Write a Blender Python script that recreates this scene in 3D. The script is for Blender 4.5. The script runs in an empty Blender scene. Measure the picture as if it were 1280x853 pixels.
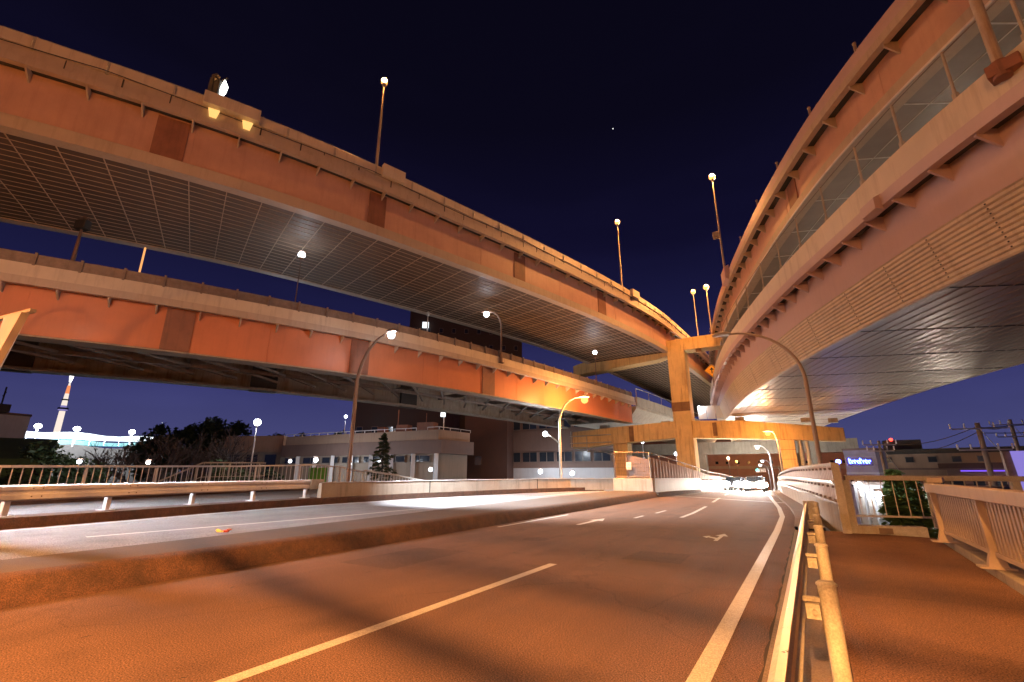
import bpy, bmesh, math, random
from mathutils import Vector, Matrix
rnd = random.Random(7)
S = bpy.context.scene
COL = S.collection
EYE = 1.6
# ---------------------------------------------------------------- camera
cd = bpy.data.cameras.new("camera"); cam = bpy.data.objects.new("camera", cd); COL.objects.link(cam)
cd.sensor_width = 36.0; cd.lens = 573.0 / 1280.0 * 36.0
cd.clip_start = 0.05; cd.clip_end = 9000
cam.location = (0, 0, EYE)
cam.rotation_euler = (math.radians(90 + 16), 0, math.radians(31.8))
S.camera = cam
# ---------------------------------------------------------------- dusk sky
W = bpy.data.worlds.new("World"); S.world = W; W.use_nodes = True
nt = W.node_tree; nt.nodes.clear()
out = nt.nodes.new("ShaderNodeOutputWorld"); bg = nt.nodes.new("ShaderNodeBackground")
tc = nt.nodes.new("ShaderNodeTexCoord"); sep = nt.nodes.new("ShaderNodeSeparateXYZ")
cr = nt.nodes.new("ShaderNodeValToRGB")
els = [(0.0, (.066, .070, .19)), (.06, (.058, .060, .178)), (.16, (.036, .037, .138)), (.30, (.0108, .0108, .052)), (.45, (.0050, .0043, .022)),
       (.65, (.0030, .0024, .0092)), (1.0, (.0022, .0018, .0058))]
while len(cr.color_ramp.elements) < len(els): cr.color_ramp.elements.new(.5)
for e, (p, c) in zip(cr.color_ramp.elements, els): e.position = p; e.color = (*c, 1)
sky = nt.nodes.new("ShaderNodeTexSky"); sky.sky_type = 'NISHITA'; sky.sun_disc = False
sky.sun_elevation = math.radians(-6); sky.sun_rotation = math.radians(250)
mixs = nt.nodes.new("ShaderNodeMixRGB"); mixs.blend_type = 'ADD'; mixs.inputs[0].default_value = .05
# a little thin cloud low in the sky
nz = nt.nodes.new("ShaderNodeTexNoise"); nz.inputs['Scale'].default_value = 2.2; nz.inputs['Detail'].default_value = 3
mp = nt.nodes.new("ShaderNodeMapping"); mp.inputs['Scale'].default_value = (1, 1, 4.5)
cl = nt.nodes.new("ShaderNodeMapRange"); cl.inputs[1].default_value = .5; cl.inputs[2].default_value = .8; cl.inputs[3].default_value = 1; cl.inputs[4].default_value = 1.22
mul = nt.nodes.new("ShaderNodeMixRGB"); mul.blend_type = 'MULTIPLY'; mul.inputs[0].default_value = 1
L = nt.links.new
L(tc.outputs['Generated'], sep.inputs[0]); L(sep.outputs['Z'], cr.inputs[0]); L(tc.outputs['Generated'], mp.inputs[0]); L(mp.outputs[0], nz.inputs['Vector'])
L(nz.outputs['Fac'], cl.inputs[0]); L(cr.outputs[0], mixs.inputs[1]); L(sky.outputs[0], mixs.inputs[2])
L(mixs.outputs[0], mul.inputs[1]); L(cl.outputs[0], mul.inputs[2]); L(mul.outputs[0], bg.inputs[0]); L(bg.outputs[0], out.inputs[0])
bg.inputs[1].default_value = 1.0
# ---------------------------------------------------------------- exposure
S.view_settings.view_transform = 'Standard'; S.view_settings.look = 'None'
S.view_settings.exposure = 0.0; S.view_settings.gamma = 1.0; S.view_settings.use_curve_mapping = False
S.cycles.use_denoising = True
S.cycles.max_bounces = 6; S.cycles.sample_clamp_indirect = 4.0; S.cycles.caustics_reflective = False; S.cycles.caustics_refractive = False
ORANGE = (1.0, .405, .105); WHITE = (.86, .92, 1.0); WARM = (1.0, .62, .25)
LAMP_K = 1.0
# ================================================================ materials
def node(nt, typ, **kw):
    n = nt.nodes.new(typ)
    for k, v in kw.items(): setattr(n, k, v)
    return n
def mat(name, base, rough=.6, metal=0., var=.18, scale=2.0, bump=0., bscale=60., streak=0., stain=None, speck=0., spec=.5):
    m = bpy.data.materials.new(name); m.use_nodes = True; nt = m.node_tree; b = nt.nodes['Principled BSDF']; L = nt.links.new
    tc = node(nt, "ShaderNodeTexCoord")
    n1 = node(nt, "ShaderNodeTexNoise"); n1.inputs['Scale'].default_value = scale; n1.inputs['Detail'].default_value = 6; n1.inputs['Roughness'].default_value = .65
    L(tc.outputs['Object'], n1.inputs['Vector'])
    r1 = node(nt, "ShaderNodeMapRange"); r1.inputs[1].default_value = .3; r1.inputs[2].default_value = .7; r1.inputs[3].default_value = 1 - var; r1.inputs[4].default_value = 1 + var
    L(n1.outputs['Fac'], r1.inputs[0])
    mx = node(nt, "ShaderNodeMixRGB", blend_type='MULTIPLY'); mx.inputs[0].default_value = 1; mx.inputs[1].default_value = (*base, 1)
    L(r1.outputs[0], mx.inputs[2]); col = mx.outputs[0]
    if streak > 0:
        mp = node(nt, "ShaderNodeMapping"); mp.inputs['Scale'].default_value = (2.6, 2.6, .22)
        n2 = node(nt, "ShaderNodeTexNoise"); n2.inputs['Scale'].default_value = 1.6; n2.inputs['Detail'].default_value = 7; n2.inputs['Roughness'].default_value = .7
        L(tc.outputs['Object'], mp.inputs[0]); L(mp.outputs[0], n2.inputs['Vector'])
        r2 = node(nt, "ShaderNodeMapRange"); r2.inputs[1].default_value = .5; r2.inputs[2].default_value = .75; r2.inputs[3].default_value = 0; r2.inputs[4].default_value = streak
        L(n2.outputs['Fac'], r2.inputs[0])
        m2 = node(nt, "ShaderNodeMixRGB"); L(r2.outputs[0], m2.inputs[0]); L(col, m2.inputs[1]); m2.inputs[2].default_value = (*(stain or tuple(c * .3 for c in base)), 1); col = m2.outputs[0]
    if speck > 0:
        n3 = node(nt, "ShaderNodeTexNoise"); n3.inputs['Scale'].default_value = 75; n3.inputs['Detail'].default_value = 4
        L(tc.outputs['Object'], n3.inputs['Vector'])
        r3 = node(nt, "ShaderNodeMapRange"); r3.inputs[1].default_value = .38; r3.inputs[2].default_value = .62; r3.inputs[3].default_value = 1 - speck; r3.inputs[4].default_value = 1 + speck * 1.6
        L(n3.outputs['Fac'], r3.inputs[0])
        m3 = node(nt, "ShaderNodeMixRGB", blend_type='MULTIPLY'); m3.inputs[0].default_value = 1; L(col, m3.inputs[1]); L(r3.outputs[0], m3.inputs[2]); col = m3.outputs[0]
    L(col, b.inputs['Base Color'])
    b.inputs['Metallic'].default_value = metal; b.inputs['Specular IOR Level'].default_value = spec
    rr = node(nt, "ShaderNodeMapRange"); rr.inputs[1].default_value = .3; rr.inputs[2].default_value = .7; rr.inputs[3].default_value = max(.05, rough - .1); rr.inputs[4].default_value = min(1, rough + .1)
    L(n1.outputs['Fac'], rr.inputs[0]); L(rr.outputs[0], b.inputs['Roughness'])
    if bump > 0:
        nb = node(nt, "ShaderNodeTexNoise"); nb.inputs['Scale'].default_value = bscale; nb.inputs['Detail'].default_value = 4
        L(tc.outputs['Object'], nb.inputs['Vector'])
        bp = node(nt, "ShaderNodeBump"); bp.inputs['Strength'].default_value = bump; bp.inputs['Distance'].default_value = .02
        L(nb.outputs['Fac'], bp.inputs['Height']); L(bp.outputs[0], b.inputs['Normal'])
    return m
def emit(name, colr, strength):
    m = bpy.data.materials.new(name); m.use_nodes = True; b = m.node_tree.nodes['Principled BSDF']
    b.inputs['Base Color'].default_value = (.02, .02, .02, 1); b.inputs['Emission Color'].default_value = (*colr, 1); b.inputs['Emission Strength'].default_value = strength
    return m
_em = {}
def lampmat(colr, P, r):
    k = (colr, P, r)
    if k not in _em: _em[k] = emit("lamp_glow", colr, LAMP_K * P / (4 * math.pi ** 2 * r * r))
    return _em[k]
_gl = {}
def bulb(parent, name, c, r, colr, P, n=10, sq=(1, 1, 1), vis=None):
    """a glowing lamp globe; its light is a point lamp of the same size"""
    vis = vis or (1.05 if colr[2] < .3 else 5.)
    if (colr, vis) not in _gl:                                       # clear glowing glass: lets its own light through
        m = bpy.data.materials.new('lamp_globe'); m.use_nodes = True; q = m.node_tree; q.nodes.clear()
        o_, a_, e_, t_ = [q.nodes.new(k) for k in ('ShaderNodeOutputMaterial', 'ShaderNodeAddShader', 'ShaderNodeEmission', 'ShaderNodeBsdfTransparent')]
        e_.inputs[0].default_value = (*colr, 1); e_.inputs[1].default_value = vis
        q.links.new(e_.outputs[0], a_.inputs[0]); q.links.new(t_.outputs[0], a_.inputs[1]); q.links.new(a_.outputs[0], o_.inputs[0]); _gl[(colr, vis)] = m
    mb = MB(); mb.ball(c, r, n, sq); o = mb.build(name, _gl[(colr, vis)], parent, True)
    ld = bpy.data.lights.new('lamp_light', 'POINT'); ld.energy = P; ld.color = colr; ld.shadow_soft_size = r * max(sq) * 1.12
    l = bpy.data.objects.new('lamp_light', ld); COL.objects.link(l); attach(l, parent); l.location = c
    return o
def asphalt(name, base, worn=.25):
    m = mat(name, base, rough=.86, var=.2, scale=.55, bump=.5, bscale=230, speck=.55, spec=.25)
    nt = m.node_tree; b = nt.nodes['Principled BSDF']; L = nt.links.new
    src = b.inputs['Base Color'].links[0].from_socket
    tc = [n for n in nt.nodes if n.type == 'TEX_COORD'][0]
    mp = node(nt, "ShaderNodeMapping"); mp.inputs['Scale'].default_value = (1.5, .06, 1)      # wheel-track wear along the road
    n = node(nt, "ShaderNodeTexNoise"); n.inputs['Scale'].default_value = 1.2; n.inputs['Detail'].default_value = 5
    L(tc.outputs['Object'], mp.inputs[0]); L(mp.outputs[0], n.inputs['Vector'])
    r = node(nt, "ShaderNodeMapRange"); r.inputs[1].default_value = .35; r.inputs[2].default_value = .7; r.inputs[3].default_value = 1 - worn; r.inputs[4].default_value = 1 + worn
    L(n.outputs['Fac'], r.inputs[0])
    mx = node(nt, "ShaderNodeMixRGB", blend_type='MULTIPLY'); mx.inputs[0].default_value = 1; L(src, mx.inputs[1]); L(r.outputs[0], mx.inputs[2])
    v = node(nt, "ShaderNodeTexVoronoi", feature='DISTANCE_TO_EDGE'); v.inputs['Scale'].default_value = .2          # hairline cracks
    wn = node(nt, "ShaderNodeTexNoise"); wn.inputs['Scale'].default_value = 1.4; wn.inputs['Detail'].default_value = 6
    ad = node(nt, "ShaderNodeMixRGB", blend_type='ADD'); ad.inputs[0].default_value = .8
    L(tc.outputs['Object'], wn.inputs['Vector']); L(tc.outputs['Object'], ad.inputs[1]); L(wn.outputs['Color'], ad.inputs[2]); L(ad.outputs[0], v.inputs['Vector'])
    rc = node(nt, "ShaderNodeMapRange"); rc.inputs[1].default_value = .0; rc.inputs[2].default_value = .006; rc.inputs[3].default_value = .78; rc.inputs[4].default_value = 1
    L(v.outputs['Distance'], rc.inputs[0])
    m2 = node(nt, "ShaderNodeMixRGB", blend_type='MULTIPLY'); m2.inputs[0].default_value = 1; L(mx.outputs[0], m2.inputs[1]); L(rc.outputs[0], m2.inputs[2])
    vs = node(nt, "ShaderNodeTexVoronoi"); vs.inputs['Scale'].default_value = 42; L(tc.outputs['Object'], vs.inputs['Vector'])        # pale stones in the mix
    rs = node(nt, "ShaderNodeMapRange"); rs.inputs[1].default_value = .05; rs.inputs[2].default_value = .2; rs.inputs[3].default_value = 2.1; rs.inputs[4].default_value = 1
    L(vs.outputs['Distance'], rs.inputs[0])
    nl = node(nt, "ShaderNodeTexNoise"); nl.inputs['Scale'].default_value = .9; nl.inputs['Detail'].default_value = 5; L(tc.outputs['Object'], nl.inputs['Vector'])  # dark oily blotches
    rl = node(nt, "ShaderNodeMapRange"); rl.inputs[1].default_value = .56; rl.inputs[2].default_value = .7; rl.inputs[3].default_value = 1; rl.inputs[4].default_value = .8; L(nl.outputs['Fac'], rl.inputs[0])
    m4 = node(nt, "ShaderNodeMixRGB", blend_type='MULTIPLY'); m4.inputs[0].default_value = 1; L(m2.outputs[0], m4.inputs[1]); L(rs.outputs[0], m4.inputs[2])
    m5 = node(nt, "ShaderNodeMixRGB", blend_type='MULTIPLY'); m5.inputs[0].default_value = 1; L(m4.outputs[0], m5.inputs[1]); L(rl.outputs[0], m5.inputs[2])
    L(m5.outputs[0], b.inputs['Base Color'])
    return m
M = {}
M['asphalt'] = asphalt('road_asphalt', (.105, .059, .042), .09)
M['asphalt_walk'] = asphalt('walk_asphalt', (.2, .105, .066), .06)
M['asphalt_side'] = asphalt('side_asphalt', (.15, .145, .15), .08)
M['paint_white'] = mat('road_paint', (.36, .335, .3), rough=.6, var=.16, scale=7, speck=.22, streak=.0, bump=.15, bscale=90)
M['gutter'] = mat('gutter_concrete', (.16, .12, .095), rough=.85, var=.25, scale=1.6, speck=.2, bump=.3)
M['kerb_dirty'] = mat('rusty_kerb_concrete', (.075, .036, .022), rough=.9, var=.4, scale=3, speck=.35, bump=.5, streak=.5)
M['concrete'] = mat('concrete', (.36, .31, .25), rough=.85, var=.15, scale=1.3, bump=.2, streak=.55, speck=.08)
M['pier'] = mat('pier_concrete', (.62, .43, .19), rough=.8, var=.16, scale=.8, bump=.2, streak=.75, stain=(.2, .1, .04), speck=.06)
M['pier_stain'] = mat('pier_rust_stain', (.2, .11, .055), rough=.85, var=.3, scale=1.5, streak=.6)
M['beige'] = mat('beige_paint', (.48, .39, .31), rough=.55, var=.08, scale=1.1, streak=.35, stain=(.2, .14, .1))
M['beige_b'] = mat('cream_paint', (.62, .53, .41), rough=.55, var=.08, scale=.9, streak=.4, stain=(.2, .13, .08))
M['salmon'] = mat('salmon_steel_paint', (.56, .33, .25), rough=.5, var=.12, scale=.7, streak=.34, stain=(.34, .17, .13))
M['orange_red'] = mat('orange_red_steel_paint', (.62, .22, .105), rough=.5, var=.1, scale=.6, streak=.3, stain=(.4, .12, .055))
M['pink'] = mat('pink_grey_steel_paint', (.52, .38, .37), rough=.45, var=.06, scale=.8, streak=.1)
M['rustpatch'] = mat('brown_pier_patch', (.25, .11, .07), rough=.6, var=.2, scale=2, streak=.6, stain=(.1, .05, .035))
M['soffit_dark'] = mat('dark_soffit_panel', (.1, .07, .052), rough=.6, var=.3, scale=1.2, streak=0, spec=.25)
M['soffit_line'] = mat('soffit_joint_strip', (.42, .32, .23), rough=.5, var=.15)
M['soffit_metal'] = mat('ribbed_soffit_metal', (.43, .335, .25), rough=.4, metal=.0, var=.12, scale=1.5, spec=.35)
M['soffit_grey'] = mat('grey_soffit_panel', (.27, .235, .215), rough=.5, metal=.0, var=.18, scale=1.3)
M['under'] = mat('dark_underside', (.045, .04, .036), rough=.8, var=.3)
M['steel'] = mat('weathered_steel', (.22, .17, .14), rough=.6, metal=.3, var=.25, scale=5, streak=.4, stain=(.12, .06, .03))
M['rusty'] = mat('rusty_girder_paint', (.4, .32, .24), rough=.7, var=.2, scale=2.2, streak=.95, stain=(.16, .05, .022))
M['galv'] = mat('galvanised_steel', (.5, .48, .45), rough=.35, metal=.8, var=.15, scale=5)
M['pole'] = mat('painted_pole', (.34, .3, .26), rough=.45, metal=.3, var=.15, scale=4)
M['pole_dark'] = mat('brown_pole', (.16, .1, .07), rough=.5, metal=.3, var=.2, scale=4)
M['rail_cream'] = mat('cream_rail_paint', (.4, .38, .33), rough=.5, var=.15, scale=6, streak=.4, speck=.1, stain=(.3, .17, .08))
M['rail_yellow'] = mat('yellow_cream_rail_paint', (.42, .41, .37), rough=.55, var=.16, scale=6, speck=.12, streak=.45, stain=(.35, .2, .09))
M['rail_pink'] = mat('pale_parapet_paint', (.5, .41, .33), rough=.5, var=.1, scale=4, streak=.35, stain=(.32, .2, .12))
M['rail_white'] = mat('white_rail_paint', (.66, .64, .64), rough=.5, var=.1, scale=4, streak=.2)
M['panel'] = mat('corrugated_panel', (.5, .4, .33), rough=.45, metal=.2, var=.14, scale=2, streak=.4, stain=(.25, .15, .1))
M['mesh_panel'] = mat('fence_panel', (.36, .27, .22), rough=.55, var=.2, scale=1.5, streak=.5, stain=(.2, .1, .06))
M['black'] = mat('black_plastic', (.015, .014, .013), rough=.6)
M['dark_brick'] = mat('dark_brown_tile', (.075, .034, .025), rough=.7, var=.2, scale=1)
M['tower_dark'] = mat('dark_tower_block', (.035, .018, .016), rough=.7, var=.25, scale=.4)
M['bld_beige'] = mat('beige_render', (.34, .23, .165), rough=.85, var=.1, scale=.6, streak=.3)
M['bld_mauve'] = mat('mauve_brown_cladding', (.18, .115, .095), rough=.75, var=.1, scale=.7, streak=.25)
M['bld_pale'] = mat('pale_render', (.3, .24, .19), rough=.85, var=.08, scale=.6, streak=.3)
M['bld_white'] = mat('white_render', (.52, .52, .54), rough=.8, var=.07, scale=.6, streak=.2)
M['glass'] = mat('dark_window_glass', (.02, .025, .035), rough=.12, var=.1, spec=.6)
M['soil'] = mat('dark_ground', (.03, .03, .025), rough=.95, var=.4, scale=.2)
M['lawn'] = mat('lawn', (.09, .15, .05), rough=.9, var=.3, scale=.4)
M['bark'] = mat('bark', (.06, .04, .035), rough=.9, var=.3, scale=6)
M['leaf'] = mat('dark_leaf', (.034, .06, .02), rough=.6, var=.5, scale=1.5)
M['needle_green'] = mat('green_conifer_needles', (.1, .2, .06), rough=.65, var=.5, scale=1.5)
M['needle'] = mat('conifer_needles', (.035, .06, .025), rough=.65, var=.5, scale=1.5)
M['wood_pole'] = mat('concrete_utility_pole', (.26, .21, .17), rough=.8, var=.15, scale=3)
M['porcelain'] = mat('white_insulator', (.75, .75, .78), rough=.2, var=.03)
M['sign_orange'] = mat('orange_sign_face', (.75, .26, .03), rough=.4, var=.05)
M['sign_yellow'] = mat('yellow_sign_face', (.8, .42, .03), rough=.4, var=.05)
M['green_net'] = mat('green_net', (.12, .42, .05), rough=.7, var=.15)
M['paper'] = mat('pale_notice', (.75, .6, .45), rough=.6, var=.06)
M['red_plastic'] = mat('red_wrapper', (.5, .06, .03), rough=.4)
M['yellow_plastic'] = mat('yellow_wrapper', (.8, .6, .12), rough=.35)
M['car_paint'] = mat('silver_car_paint', (.4, .4, .42), rough=.25, metal=.5, var=.03)
M['car_dark'] = mat('dark_car_paint', (.05, .05, .07), rough=.25, metal=.4, var=.03)
M['rubber'] = mat('rubber', (.02, .02, .02), rough=.8)
M['tower_steel'] = mat('tower_steel', (.5, .5, .55), rough=.5, metal=.3)
# ================================================================ mesh helpers
class MB:
    def __init__(s): s.v = []; s.f = []; s.m = []; s.mi = 0
    def quadgrid(s, rows, close=False):
        base = len(s.v); n = len(rows[0])
        for r in rows: s.v += [tuple(p) for p in r]
        for i in range(len(rows) - 1):
            for j in range(n if close else n - 1):
                k = (j + 1) % n
                s.f.append((base + i * n + j, base + i * n + k, base + (i + 1) * n + k, base + (i + 1) * n + j)); s.m.append(s.mi)
    def face(s, pts):
        b = len(s.v); s.v += [tuple(p) for p in pts]; s.f.append(tuple(range(b, b + len(pts)))); s.m.append(s.mi)
    def box(s, c, sz, rz=0., ax=None):
        cx, cy, cz = c; hx, hy, hz = sz[0] / 2, sz[1] / 2, sz[2] / 2
        ca, sa = math.cos(rz), math.sin(rz); b = len(s.v)
        for dz in (-hz, hz):
            for dx, dy in ((-hx, -hy), (hx, -hy), (hx, hy), (-hx, hy)):
                s.v.append((cx + ca * dx - sa * dy, cy + sa * dx + ca * dy, cz + dz))
        for f in ((0, 3, 2, 1), (4, 5, 6, 7), (0, 1, 5, 4), (1, 2, 6, 5), (2, 3, 7, 6), (3, 0, 4, 7)):
            s.f.append(tuple(b + i for i in f)); s.m.append(s.mi)
    def prism(s, poly, z0, z1):
        """poly: list of (x,y); z0,z1 scalars or per-vertex lists"""
        n = len(poly); b = len(s.v)
        za = z0 if isinstance(z0, (list, tuple)) else [z0] * n; zb = z1 if isinstance(z1, (list, tuple)) else [z1] * n
        s.v += [(p[0], p[1], z) for p, z in zip(poly, za)] + [(p[0], p[1], z) for p, z in zip(poly, zb)]
        s.f.append(tuple(b + i for i in range(n))[::-1]); s.f.append(tuple(b + n + i for i in range(n))); s.m += [s.mi] * 2
        for i in range(n):
            k = (i + 1) % n; s.f.append((b + i, b + k, b + n + k, b + n + i)); s.m.append(s.mi)
    def bar(s, a, b_, w, h):
        """rectangular bar from a to b: w across (horizontal), h in the other direction"""
        a = Vector(a); b_ = Vector(b_); d = (b_ - a).normalized()
        up = Vector((0, 0, 1)) if abs(d.z) < .95 else Vector((0, 1, 0))
        x = d.cross(up).normalized() * (w / 2); y = x.cross(d).normalized() * (h / 2)
        s.quadgrid([[p - x - y, p + x - y, p + x + y, p - x + y] for p in (a, b_)], True)
        k = len(s.v) - 8
        s.f.append((k + 3, k + 2, k + 1, k)); s.f.append((k + 4, k + 5, k + 6, k + 7)); s.m += [s.mi] * 2
    def tube(s, pts, r, n=8, caps=True):
        pts = [Vector(p) for p in pts]; rs = r if isinstance(r, (list, tuple)) else [r] * len(pts); rows = []
        ref = None
        for i, p in enumerate(pts):
            d = (pts[min(i + 1, len(pts) - 1)] - pts[max(i - 1, 0)]).normalized()
            if ref is None: ref = Vector((0, 0, 1)) if abs(d.z) < .9 else Vector((1, 0, 0))
            x = d.cross(ref).normalized(); y = d.cross(x).normalized(); ref = -y if False else ref
            rows.append([p + x * rs[i] * math.cos(2 * math.pi * k / n) + y * rs[i] * math.sin(2 * math.pi * k / n) for k in range(n)])
        s.quadgrid(rows, True)
        if caps: s.face(rows[0][::-1]); s.face(rows[-1])
    def ball(s, c, r, n=10, sq=(1, 1, 1)):
        rows = []
        for i in range(n // 2 + 1):
            t = math.pi * i / (n // 2); rr = max(math.sin(t), .001)
            rows.append([(c[0] + r * sq[0] * rr * math.cos(2 * math.pi * k / n), c[1] + r * sq[1] * rr * math.sin(2 * math.pi * k / n), c[2] + r * sq[2] * math.cos(t)) for k in range(n)])
        s.quadgrid(rows, True)
    def build(s, name, mats, parent=None, smooth=False, bevel=0.):
        me = bpy.data.meshes.new(name); me.from_pydata(s.v, [], s.f)
        if not isinstance(mats, (list, tuple)): mats = [mats]
        for m in mats: me.materials.append(m)
        if len(mats) > 1: me.polygons.foreach_set('material_index', s.m)
        bm = bmesh.new(); bm.from_mesh(me); bmesh.ops.remove_doubles(bm, verts=bm.verts, dist=1e-5); bmesh.ops.recalc_face_normals(bm, faces=bm.faces)
        bm.to_mesh(me); bm.free()
        if smooth:
            me.polygons.foreach_set('use_smooth', [True] * len(me.polygons))
            try: me.set_sharp_from_angle(angle=math.radians(40))
            except Exception: pass
        o = bpy.data.objects.new(name, me); COL.objects.link(o); attach(o, parent)
        if bevel > 0:
            b = o.modifiers.new('bevel', 'BEVEL'); b.width = bevel; b.segments = 2; b.limit_method = 'ANGLE'
        return o
def attach(o, parent):
    if parent is None: return
    o.parent = parent; o.matrix_parent_inverse = Matrix.Translation(WPOS[parent.name]).inverted() if parent.name in WPOS else Matrix.Identity(4)
WPOS = {}
def thing(name, label, cat, loc=(0, 0, 0), group=None, kind=None):
    o = bpy.data.objects.new(name, None); COL.objects.link(o); o.location = loc; o.empty_display_size = .3
    WPOS[o.name] = Vector(loc); o['label'] = label; o['category'] = cat
    if group: o['group'] = group
    if kind: o['kind'] = kind
    return o
def tag(o, label, cat, group=None):
    o['label'] = label; o['category'] = cat
    if group: o['group'] = group
    return o
def struct(o, kind='structure'): o['kind'] = kind; return o
def dup(o, parent=None, mtx=None):
    c = o.copy(); COL.objects.link(c)
    if parent: attach(c, parent)
    return c
class Path:
    """smooth plan curve through control points; sgn +1: inward is to the left of travel, -1: to the right"""
    def __init__(s, pts, sgn=1, ds=.4):
        P = [Vector(p) for p in pts]; P = [2 * P[0] - P[1]] + P + [2 * P[-1] - P[-2]]; q = []
        for i in range(1, len(P) - 2):
            n = max(2, int((P[i + 1] - P[i]).length / ds))
            for k in range(n):
                t = k / n; a, b, c, d = P[i - 1], P[i], P[i + 1], P[i + 2]
                q.append(.5 * ((2 * b) + (c - a) * t + (2 * a - 5 * b + 4 * c - d) * t * t + (3 * b - a - 3 * c + d) * t ** 3))
        q.append(P[-2])
        for _ in range(14):                                         # fair the curve
            q = [q[0]] + [(q[i - 1] + 2 * q[i] + q[i + 1]) / 4 for i in range(1, len(q) - 1)] + [q[-1]]
        s.q = q; s.sgn = sgn; s.cum = [0.]
        for a, b in zip(q, q[1:]): s.cum.append(s.cum[-1] + (b - a).length)
        s.len = s.cum[-1]
    def at(s, d):
        d = min(max(d, 0), s.len - 1e-6); lo, hi = 0, len(s.cum) - 1
        while hi - lo > 1:
            m = (lo + hi) // 2
            if s.cum[m] <= d: lo = m
            else: hi = m
        t = (d - s.cum[lo]) / (s.cum[hi] - s.cum[lo]); p = s.q[lo].lerp(s.q[hi], t)
        a = s.q[max(lo - 2, 0)]; b = s.q[min(hi + 2, len(s.q) - 1)]; tg = (b - a).normalized()
        return p, tg, Vector((-tg.y, tg.x)) * s.sgn
    def pt(s, d, w, z): p, t, n = s.at(d); return Vector((p.x + n.x * w, p.y + n.y * w, z))
    def ang(s, d): t = s.at(d)[1]; return math.atan2(t.y, t.x)
    def near(s, y=None, x=None):
        return min(range(len(s.q)), key=lambda i: abs(s.q[i].y - y) if y is not None else abs(s.q[i].x - x))
    def s_at_y(s, y): return s.cum[s.near(y=y)]
def sweep(mb, path, prof, s0=0., s1=None, ds=.8, zf=None, caps=True):
    s1 = path.len if s1 is None else s1; n = max(1, int(round((s1 - s0) / ds))); rows = []
    for i in range(n + 1):
        d = s0 + (s1 - s0) * i / n; dz = zf(d) if zf else 0
        rows.append([path.pt(d, w, z + dz) for w, z in prof])
    mb.quadgrid(rows, True)
    if caps: mb.face(rows[0][::-1]); mb.face(rows[-1])
def rect(w0, w1, z0, z1): return [(w0, z0), (w1, z0), (w1, z1), (w0, z1)]
def place_unit(o, parent, loc, ang, first):
    """first instance uses o itself, later ones are copies sharing the mesh"""
    c = o if first else o.copy()
    if not first: COL.objects.link(c)
    attach(c, parent)
    c.location = loc; c.rotation_euler = (0, 0, ang)
    return c
# ================================================================ ground, roads, kerbs
mb = MB(); mb.box((0, 600, -6.0), (9000, 9000, .5)); struct(mb.build('ground', M['soil']))
def zr(y): return -.0004 * max(0, min(y, 80) - 30) ** 2 - (.04 * (y - 80) if y > 80 else 0)
def lerp_pts(pts, y):
    for (x0, y0), (x1, y1) in zip(pts, pts[1:]):
        if y <= y1: return x0 + (x1 - x0) * (y - y0) / (y1 - y0)
    return pts[-1][0]
KL = [(-8.55, -60), (-8.58, 22), (-8.75, 33), (-8.25, 42), (-7.95, 52), (-8.2, 66), (-10.5, 84), (-14, 110), (-20, 140)]       # left kerb foot
KR = [(-.55, -60), (-.55, 16), (-.62, 21), (-.95, 26), (-1.6, 33), (-2.35, 42), (-3.0, 52), (-3.7, 66), (-5, 84), (-8.2, 110), (-14, 140)]
YS = [-60, -40, -25, -15] + [x * 1.0 for x in range(-10, 84, 2)] + list(range(86, 142, 4))
def ribbon(mb, xl, xr, ys, z, zoff=0., thick=0.):
    rows = []
    for y in ys:
        a, b = xl(y), xr(y); zz = z(y) + zoff
        rows.append([(a, y, zz), (b, y, zz), (b, y, zz - thick), (a, y, zz - thick)] if thick else [(a, y, zz), (b, y, zz)])
    mb.quadgrid(rows, bool(thick))
kl = lambda y: lerp_pts(KL, y); kr = lambda y: lerp_pts(KR, y)
mb = MB(); ribbon(mb, lambda y: kl(y) - .2, lambda y: kr(y) + .02, YS, zr, 0, .9); road = struct(mb.build('road', M['asphalt']))
ed = lambda y: kr(y) - .43 - .0 * y
def stripe(name, xf, y0, y1, w, parent, mat_, zf=zr, zoff=.004, step=1.0):
    mb = MB(); n = max(1, int((y1 - y0) / step)); ys = [y0 + (y1 - y0) * i / n for i in range(n + 1)]
    ribbon(mb, lambda y: xf(y) - w / 2, lambda y: xf(y) + w / 2, ys, zf, zoff); return mb.build(name, mat_, parent)
stripe('edge_line', ed, -30, 70, .17, road, M['paint_white'])
lx = lambda y: -4.17 + (kr(y) + .55) * .85 + (.0 if y < 30 else 0)
for k, (a, b) in enumerate(((-6.2, -1.2), (2.0, 8.15), (18.6, 25.2), (28.8, 34), (39, 44), (49, 54), (60, 66))): stripe('lane_dash', lx, a, b, .15, road, M['paint_white'])
stripe('kerb_line', lambda y: kl(y) + .32, 12.5, 17.5, .1, road, M['paint_white'])
mb = MB(); mb.face([(-8.3, 35.2, zr(35) + .006), (-1.0, 29.9, .006), (-1.0, 30.2, .006), (-8.3, 35.5, zr(35) + .006)]); mb.build('stop_line', M['paint_white'], road)
def flat(name, polys, z, parent, m_):
    mb = MB()
    for p in polys: mb.face([(x, y, z) for x, y in p])
    return mb.build(name, m_, parent)
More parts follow.
